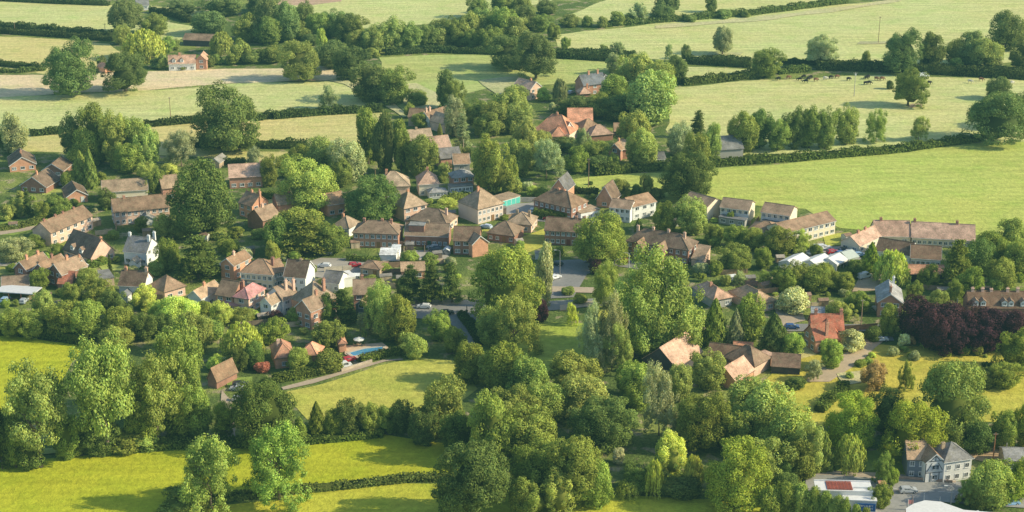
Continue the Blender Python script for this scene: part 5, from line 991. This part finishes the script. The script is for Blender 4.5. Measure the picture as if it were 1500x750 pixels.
for k, lb in enumerate(('wooden garden chair left of the parasol table', 'wooden garden chair right of the parasol table')):
    Mc = M @ Matrix.Translation(((-1.35, 1.35)[k], 0, 0)) @ Matrix.Rotation((0, math.pi)[k], 4, 'Z'); c_ = put('garden_chair', None, Mc); tag(c_, lb, 'chair')
    for nm, bx in (('seat', (-.25, .25, -.25, .25, .42, .47)), ('backrest', (-.27, -.22, -.25, .25, .47, .95))): mb = MB(); mb.box(*bx); put(nm, mb.mesh(nm, M_WOOD), Mc, c_, (.5, .38, .25))
    for x in (-.22, .22):
        for y in (-.22, .22): mb = MB(); mb.tube([(x, y, 0), (x, y, .42)], [.03, .03], 5); put('leg', mb.mesh('leg', M_WOOD), Mc, c_, (.4, .3, .2))
# carport
c, rot, ln = fr_line(-8, 427, 49, 431, 2.7, 6); M = frame(c, rot); r = put('carport', None, M); tag(r, 'open carport with flat white roof edge and orange posts at the left', 'carport'); LAND.append((20, 432, 'open carport'))
mb = MB(); mb.box(-ln/2, ln/2, -3, 3, 2.5, 2.75); put('roof', mb.mesh('roof', M_PAINT), M, r, (.72, .72, .72))
mb = MB(); mb.box(-ln/2+.1, ln/2-.1, 2.8, 2.95, 0, 2.48); put('back_panel', mb.mesh('back_panel', M_WOOD), M, r, BR['dark'])
for k in range(4):
    mb = MB(); x = -ln/2+.3+(ln-.6)*k/3; mb.box(x-.12, x+.12, -2.8, -2.56, 0, 2.48); put('post', mb.mesh('post', M_WOOD), M, r, (.5, .2, .1))
# garages' turquoise doors
c, rot, ln = fr_line(736, 294.5, 762, 287, 2.5, 6); W0 = frame(c, rot)
for k in range(4):
    w = ln/4; mb = MB(); x = -ln/2+w*(k+.5); mb.box(x-w/2+.12, x+w/2-.12, -3.06, -2.99, .02, 2.2); put('door', mb.mesh('door', M_PAINT), W0, g, (.12, .58, .50))
# skylight on the rose roof: a raised frame with a pane
# shop by the road
t = house((1196,719,1278,721), 4.4, 4.6, roof='flat', label='flat-roofed white roadside shop with rusty red roof strip and red sign', nick='white roadside shop', wall='white', rc='white', win='', cat='shop', name='roadside_shop')
c, rot, ln = fr_line(1196,719,1278,721, 4.4, 4.6); W0 = frame(c, rot)
mb = MB(); n = 22; x0, x1 = -ln*.30, ln*.16
for k in range(n):
    a = x0+(x1-x0)*k/n; mb.box(a, a+(x1-x0)/n*.6, -2.1, 1.9, 4.72, 4.86+.05*(k % 3))
put('corrugated_sheet', mb.mesh('corrugated_sheet', M_WOOD), W0, t, (.42, .12, .08))
mb = MB(); mb.box(-ln/2-.1, ln/2+.1, 2.05, 2.3, 4.69, 5.0); mb.box(ln*.18, ln/2+.1, -1.2, -.9, 4.69, 5.1); put('parapet', mb.mesh('parapet', M_PAINT), W0, t, (.8, .8, .8))
mb = MB(); mb.box(ln*.22, ln*.38, -2.42, -2.31, 1.9, 2.9); put('sign', mb.mesh('sign', M_PAINT), W0, t, (.5, .05, .06))
s = put('front_extension', None, W0) if False else None
house((1236,733,1284,735), 3.2, 5, root=t, roof='flat', wall='white', rc='white', win='')
c, rot, ln = fr_line(1252,737.5,1283,738.8, 2.8, .3); M = frame(c, rot)
r = put('shop_sign', None, M); tag(r, 'blue shop sign with a line of small white letters', 'sign')
mb = MB(); mb.box(-ln/2, ln/2, -.15, .02, .9, 2.8); put('panel', mb.mesh('panel', M_PAINT), M, r, (.02, .12, .38))
mb = MB(); rnd = random.Random(3)
for z, a, b in ((2.05, -.4, .35), (1.3, .05, .4)):
    x = a*ln
    while x < b*ln: w = rnd.uniform(.12, .3); mb.box(x, x+w*.35, -.18, -.151, z, z+.38); mb.box(x+w*.36, x+w, -.18, -.151, z+rnd.choice((.0, .3)), z+.08+rnd.choice((0, .3))); x += w+.12
put('lettering', mb.mesh('lettering', M_PAINT), M, r, (.7, .72, .75))
# filling station canopy
P = [at(1327,745,5), at(1338,738,5), at(1355,733,5), at(1378,735,5), at(1412,747,5), at(1470,752,5), at(1470,800,5), at(1327,800,5)]
r = put('filling_station_canopy', None, Matrix.Translation(at(1380,790))); tag(r, 'wide white filling station canopy with an orange edge at the bottom right', 'canopy'); LAND.append((1390, 742, 'filling station canopy'))
mb = MB(); mb.prism([(p.x, p.y, 4.75) for p in P], (0, 0, .3)); put('roof', mb.mesh('roof', M_PAINT), Matrix.Identity(4), r, (.80, .78, .75))
ctr = sum(P, Vector())/8; P2 = [ctr+(p-ctr)*1.012 for p in P]
mb = MB(); mb.prism([(p.x, p.y, 4.15) for p in P2], (0, 0, .58)); put('fascia', mb.mesh('fascia', M_PAINT), Matrix.Identity(4), r, (.75, .22, .06))
for px, py in ((1350,772),(1430,772)):
    q = at(px, py); mb = MB(); mb.box(q.x-.25, q.x+.25, q.y-.25, q.y+.25, 0, 4.14); put('pillar', mb.mesh('pillar', M_PAINT), Matrix.Identity(4), r, (.7, .7, .7))
# brick hut, gate walls, fences
def fence(label, pts, h, col, m=None, name='garden_fence', cat='fence', th=.12, posts=True):
    A = at(*pts[0]); r = put(name, None, Matrix.Translation(A)); tag(r, label, cat)
    for a, b in zip(pts, pts[1:]):
        a = at(*a); b = at(*b); d = b-a; ln = d.length; M = frame(a, math.atan2(d.y, d.x)); mb = MB(); mb.box(0, ln, -th/2, th/2, 0, h)
        put('panel' if name != 'brick_wall' else 'wall', mb.mesh('panel', m or M_WOOD), M, r, col)
        if posts:
            k = 0
            while k < ln: mb = MB(); mb.box(k, k+.14, -th/2-.07, th/2+.07, 0, h+.12); put('post', mb.mesh('post', M_WOOD), M, r, col); k += 6
fence('pale brick wall beside the drive at the left of the road', [(1180,696),(1195,690)], 2.4, BR['pink'], M_BRICK, 'brick_wall', 'wall', .35, False)
fence('brown fence behind the road right of the orange-red roofed house', [(1237,486),(1285,482)], 1.9, (.35, .22, .12)); fence('pale wall behind the garage yard', [(762,296),(800,296)], 1.8, (.5, .45, .4), M_BRICK, 'brick_wall', 'wall', .3, False)
fence('low wall along the garden of the pinkish bungalow', [(1090,418),(1140,420)], 1.6, (.35, .22, .18), M_BRICK, 'brick_wall', 'wall', .3, False); fence('brown fence above the dark pines', [(600,392),(650,386)], 1.8, (.55, .42, .3))
fence('long wooden fence behind the low pink cottage', [(570,392),(600,390)], 1.8, (.30, .2, .13)); fence('pale fence beside the car park', [(475,399),(515,396)], 1.8, (.62, .55, .42)); fence('low wall in front of the half-timbered house', [(1300,700),(1395,708)], .8, (.5, .35, .27), M_BRICK, 'brick_wall', 'wall', .3, False)
fence('dark fence behind the long pale house', [(1150,372),(1165,370)], 1.6, (.1, .08, .06)); fence('white rail fence beside the farmhouse lawn', [(652,168),(676,168)], 1, (.7, .7, .66)); fence('pale boundary wall beside the old farmhouse track', [(500,545),(545,531)], 1, (.5, .42, .33), M_BRICK, 'brick_wall', 'wall', .3, False)
fence('stone edging round the sloping gardens below the rose-roofed house', [(300,478),(345,462)], 1.2, (.6, .45, .33), M_BRICK, 'brick_wall', 'wall', .3, False)
t = house((1289,711,1298,711), 2.2, 1.8, roof='flat', label='small brick roadside hut with orange top beside the grey poles', wall='orange', rc='orange', win='', name='brick_hut', cat='hut')
for (x, y, w, lb) in ((556,373,24,'long white garden tent left of the box-dormer house'), (572,368,12,'small white gazebo behind the long garden tent'),):
    house((x, y, x+w, y+.5), 2.1, 4, roof='mono', pitch=12, label=lb, wall='white', rc='white', win='', name='garden_tent', cat='tent')
# timber beams of the half-timbered gable
c, rot, ln = fr_line(1357,677,1384,675, 5.6, 8); W0 = frame(c, rot); BEAM = (.05, .045, .05)
rise = ln/2*math.tan(R(40)); y0 = -4.0; mb = MB()
def beam(a, b, w=.13):
    a = Vector((a[0], y0-.07, a[1])); b = Vector((b[0], y0-.07, b[1])); d = (b-a).normalized(); s = Vector((-d.z, 0, d.x))*w/2
    mb.prism([a-s, b-s, b+s, a+s], (0, .12, 0))
x = ln/2
for q in (((-x, 0), (-x, 5.75)), ((x-.1, 0), (x-.1, 5.75)), ((-x, 2.7), (x, 2.7)), ((-x, 5.7), (x, 5.7)), ((0, 5.75), (0, 5.8+rise-.2)), ((-x+.3, 3.0), (-x*.35, 5.2)), ((x*.9, 3.0), (x*.3, 5.2)), ((-x*.5, 5.75), (-.1, 5.8+rise*.6)), ((x*.5, 5.75), (.1, 5.8+rise*.6)), ((-x*.45, 0), (-x*.45, 2.7)), ((x*.5, 0), (x*.5, 2.7))): beam(*q)
put('timber_frame', mb.mesh('timber_frame', M_WOOD), W0, TIMB, BEAM)
for z, w, h in ((4.1, 1.8, 1.2), (1.4, 1.4, 1.2)): window(W0 @ Matrix.Translation((.1, y0-.05, z)), TIMB, w, h, (.55, .56, .58))
# garden sheds, greenhouses and garden fences between the houses
def shed(px, py, rot, w, d, h, col, rcol, kind='garden_shed', lab='shed'):
    p = at(px, py); M = frame(p, R(rot)); r = put(kind, None, M); nm = 'garden shed' if kind == 'garden_shed' else 'greenhouse'
    tag(r, ('small', lab, nm), nm, None, True, (px, py)); x, y = w/2, d/2
    mb = MB(); mb.prism([(-x, -y, 0), (-x, y, 0), (-x, y, h), (-x, 0, h+.55), (-x, -y, h)], (w, 0, 0)); put('wall', mb.mesh('wall', M_WOOD if kind == 'garden_shed' else M_GLASS), M, r, col)
    mb = MB(); mb.prism([(-x-.15, -y-.15, h-.02), (-x-.15, -y-.15, h+.06), (-x-.15, 0, h+.68), (-x-.15, y+.15, h+.06), (-x-.15, y+.15, h-.02), (-x-.15, 0, h+.58)], (w+.3, 0, 0)); put('roof', mb.mesh('roof', M_ROOF if kind == 'garden_shed' else M_PAINT), M, r, rcol)
    mb = MB(); mb.box(-.4, .4, -y-.05, -y-.003, .02, 1.8); put('door', mb.mesh('door', M_WOOD), M, r, tuple(c*.8 for c in col))
SH = [(20,335,10),(140,330,40),(215,345,15),(300,352,-10),(95,290,20),(330,395,10),(365,372,30),(560,362,5),(600,365,10),(612,358,-15),(640,378,12),(655,372,80),(575,378,0),(700,372,10),(760,360,20),(790,378,5),(660,318,15),(640,312,-20),(735,312,30),(880,330,10),(990,330,20),
      (1010,372,10),(1025,392,70),(1070,412,15),(1098,414,5),(1120,424,30),(1142,384,0),(1240,352,30),(1380,432,5),(1290,430,10),(1140,452,10),(455,452,20),(350,470,30),(310,476,50),(385,470,15),(520,410,0),(565,412,10),(590,414,0),(1180,440,20),(1205,448,0),(70,440,20),(100,434,60),(455,330,20),(520,362,10)]
rs = random.Random(9)
for i, (x, y, a) in enumerate(SH):
    p = at(x, y)
    if any((p.x-f[0])**2+(p.y-f[1])**2 < (f[2]*.8)**2 for f in FOOT): continue
    if i % 6 == 5: shed(x, y, a, 3.0, 2.0, 1.7, (.7, .75, .75), (.78, .8, .8), 'greenhouse', 'pale glazed')
    else:
        c = rs.choice([((.42, .29, .18), 'brown'), ((.62, .50, .36), 'sandy'), ((.16, .13, .11), 'dark'), ((.66, .66, .62), 'white')])
        shed(x, y, a+rs.uniform(-8, 8), rs.uniform(2.4, 4), rs.uniform(2, 2.8), 2.0, c[0], rs.choice([(.26, .24, .22), (.42, .36, .30), (.34, .22, .16)]), 'garden_shed', c[1])
FN = [(545,362,590,360),(592,372,592,356),(622,370,622,352),(650,368,690,368),(700,366,705,352),(500,360,505,346),(640,322,648,306),(735,322,760,318),(880,322,905,318),(1045,322,1100,330),(1105,332,1112,322),(1040,404,1095,400),(1100,432,1140,428),(1000,384,1040,388),
      (170,340,172,325),(140,345,165,342),(100,330,130,326),(60,300,100,304),(300,470,340,478),(350,480,400,474),(400,482,440,478),(360,462,365,476),(210,436,240,440),(560,402,600,400),(560,420,590,424),(470,436,476,420),(1170,452,1200,450),(1205,470,1240,468),(1350,424,1400,428),(250,360,262,340),(330,372,370,368),(455,336,500,340)]
for x1, y1, x2, y2 in FN:
    A = at(x1, y1); B = at(x2, y2); d = B-A; ln = d.length; M = frame(A, math.atan2(d.y, d.x)); c = rs.choice([((.36, .25, .16), 'brown'), ((.58, .46, .32), 'sandy'), ((.22, .17, .13), 'dark')])
    r = put('garden_fence', None, M); tag(r, ('low', c[1], 'garden fence'), 'fence', None, True, ((x1+x2)/2, (y1+y2)/2))
    mb = MB(); mb.box(0, ln, -.05, .05, .05, 1.7); put('panel', mb.mesh('panel', M_WOOD), M, r, c[0])
    k = 0
    while k <= ln: mb = MB(); mb.box(k-.07, k+.07, -.13, .13, 0, 1.85); put('post', mb.mesh('post', M_WOOD), M, r, c[0]); k += 4
for q in [(475,392,170,WHT,'white car at the left end of the car park'),(520,391,10,REDC,'red car in the middle of the car park'),(540,398,95,BLU,'blue car nosing toward the car park hut'),(865,384,175,WHT,'white car on the wide road under the big round tree'),(955,391,170,(.2,.25,.3),'grey car on the road below the long dark terrace'),
          (1188,372,60,WHT,'white car at the near edge of the marquee yard'),(1160,482,0,BLU,'blue car on the road below the cream flowering bush'),(1330,722,5,SIL,'silver car on the road in front of the half-timbered house'),(1440,728,175,REDC,'red car on the road under the right-hand trees'),(655,461,10,BLK,'black car turning at the road junction'),(780,311,80,WHT,'white car in the tarmac yard by the turquoise garages')]: car(*q)
# ------------------------------------------------------------------ labels that single each tree and cow out
ORD = ['first', 'second', 'third', 'fourth', 'fifth', 'sixth', 'seventh', 'eighth', 'ninth', 'tenth', 'eleventh', 'twelfth']
def rel(cx, cy, lx, ly):
    dx, dy = cx-lx, cy-ly
    if abs(dx) > abs(dy)*1.6: return 'right of' if dx > 0 else 'left of'
    return 'below' if dy > 0 else 'behind'
LAND += [(105, 100, 'meadow oak pair'), (335, 180, 'big meadow tree'), (1180, 117, 'grazing cows'), (1260, 270, 'big right field'), (60, 620, 'lower left meadow'), (480, 690, 'front meadow'), (560, 560, 'rough meadow'), (790, 505, 'village green'),
         (1350, 540, 'right-hand lawn'), (650, 455, 'road junction'), (500, 390, 'village car park'), (1400, 480, 'purple tree row'), (1380, 95, 'upper right hedge'), (650, 60, 'far middle wood'), (1300, 50, 'upper right telegraph pole'), (40, 540, 'left edge field'), (950, 690, 'weeping willows'), (900, 30, 'far top hedge'), (370, 110, 'stubble field'), (1240, 690, 'roadside lawn'), (830, 400, 'wide road')]
keys = {}
for o, ph, px, g_ in AUTO:
    if len(ph) == 3:
        sz, colr, kind = ph; l_ = min(LAND, key=lambda q: (q[0]-px[0])**2+((q[1]-px[1])*1.5)**2)
        k = (f"{sz} {colr} {kind}" if sz != "medium" else f"{colr} {kind}", f"{rel(px[0], px[1], l_[0], l_[1])} the {l_[2]}")
    else: k = (ph[0], '')
    keys.setdefault(k, []).append((px, o))
for (a, b), v in keys.items():
    v.sort(key=lambda t: t[0][0])
    for i, (px, o) in enumerate(v):
        s = (a+' '+b).strip()
        if len(v) > 1:
            n = len(v); s = s.replace(' in the pasture', '')
            w = 'left' if n == 2 and i == 0 else 'right' if n == 2 else None
            s = f"{s}, {w}-hand one of two" if w else f"{s}, {ORD[i] if i < 12 else str(i+1)+'th'} from left"
        kd = o.name.split('.')[0].replace('_', ' ')
        o['group'] = {'grazing cow': 'cattle grazing in the pasture', 'garden fence': 'garden fences', 'garden shed': 'garden sheds behind the houses', 'greenhouse': 'greenhouses in the gardens'}.get(kd, kd+'s in and around the village')
        o['label'] = s

# ------------------------------------------------------------------ daylight and haze
EL, AZ = 31.0, 6.0      # the sun stands to the right, a little this side
sd = Vector((math.cos(R(EL))*math.cos(R(-AZ)), math.cos(R(EL))*math.sin(R(-AZ)), math.sin(R(EL))))
ld = bpy.data.lights.new('sun', 'SUN'); ld.energy = 5.0; ld.angle = R(.6); ld.color = (1.0, .86, .60)
lo = bpy.data.objects.new('sun', ld); COL.objects.link(lo); lo.rotation_euler = sd.to_track_quat('Z', 'Y').to_euler(); lo.location = (300, 400, 300)
w = bpy.data.worlds.new('World'); SC.world = w; w.use_nodes = True; nt = w.node_tree
sky = nt.nodes.new('ShaderNodeTexSky'); sky.sky_type = 'NISHITA'; sky.sun_disc = False; sky.sun_elevation = R(EL); sky.sun_rotation = R(90+AZ)
bg = nt.nodes['Background']; bg.inputs['Strength'].default_value = .15; L(nt, sky.outputs[0], bg.inputs[0])
# thin haze filling the air over the whole valley; the camera is in it too
m = bpy.data.materials.new('haze'); m.use_nodes = True; nt = m.node_tree; nt.nodes.clear(); out = nt.nodes.new('ShaderNodeOutputMaterial')
ab = nt.nodes.new('ShaderNodeVolumeAbsorption'); ab.inputs['Density'].default_value = .00012; ab.inputs['Color'].default_value = (.55, .8, .75, 1)
em = nt.nodes.new('ShaderNodeEmission'); em.inputs['Color'].default_value = (.34, .84, .82, 1); em.inputs['Strength'].default_value = 6.0e-5  # the haze glows evenly, lifting distant darks without scattering sunlight
ad = nt.nodes.new('ShaderNodeAddShader'); L(nt, ab.outputs[0], ad.inputs[0]); L(nt, em.outputs[0], ad.inputs[1]); L(nt, ad.outputs[0], out.inputs['Volume'])
mb = MB(); mb.box(-3900, 3900, -300, 6900, -20, 420); me = mb.mesh('haze', m); hz = put('haze', me); hz['kind'] = 'structure'
SC.view_settings.view_transform = 'Standard'; SC.view_settings.look = 'None'; SC.view_settings.exposure = 0; SC.view_settings.gamma = 1
SC.render.engine = 'CYCLES'; SC.cycles.max_bounces = 5; SC.cycles.diffuse_bounces = 3; SC.cycles.transparent_max_bounces = 4; SC.cycles.use_denoising = True
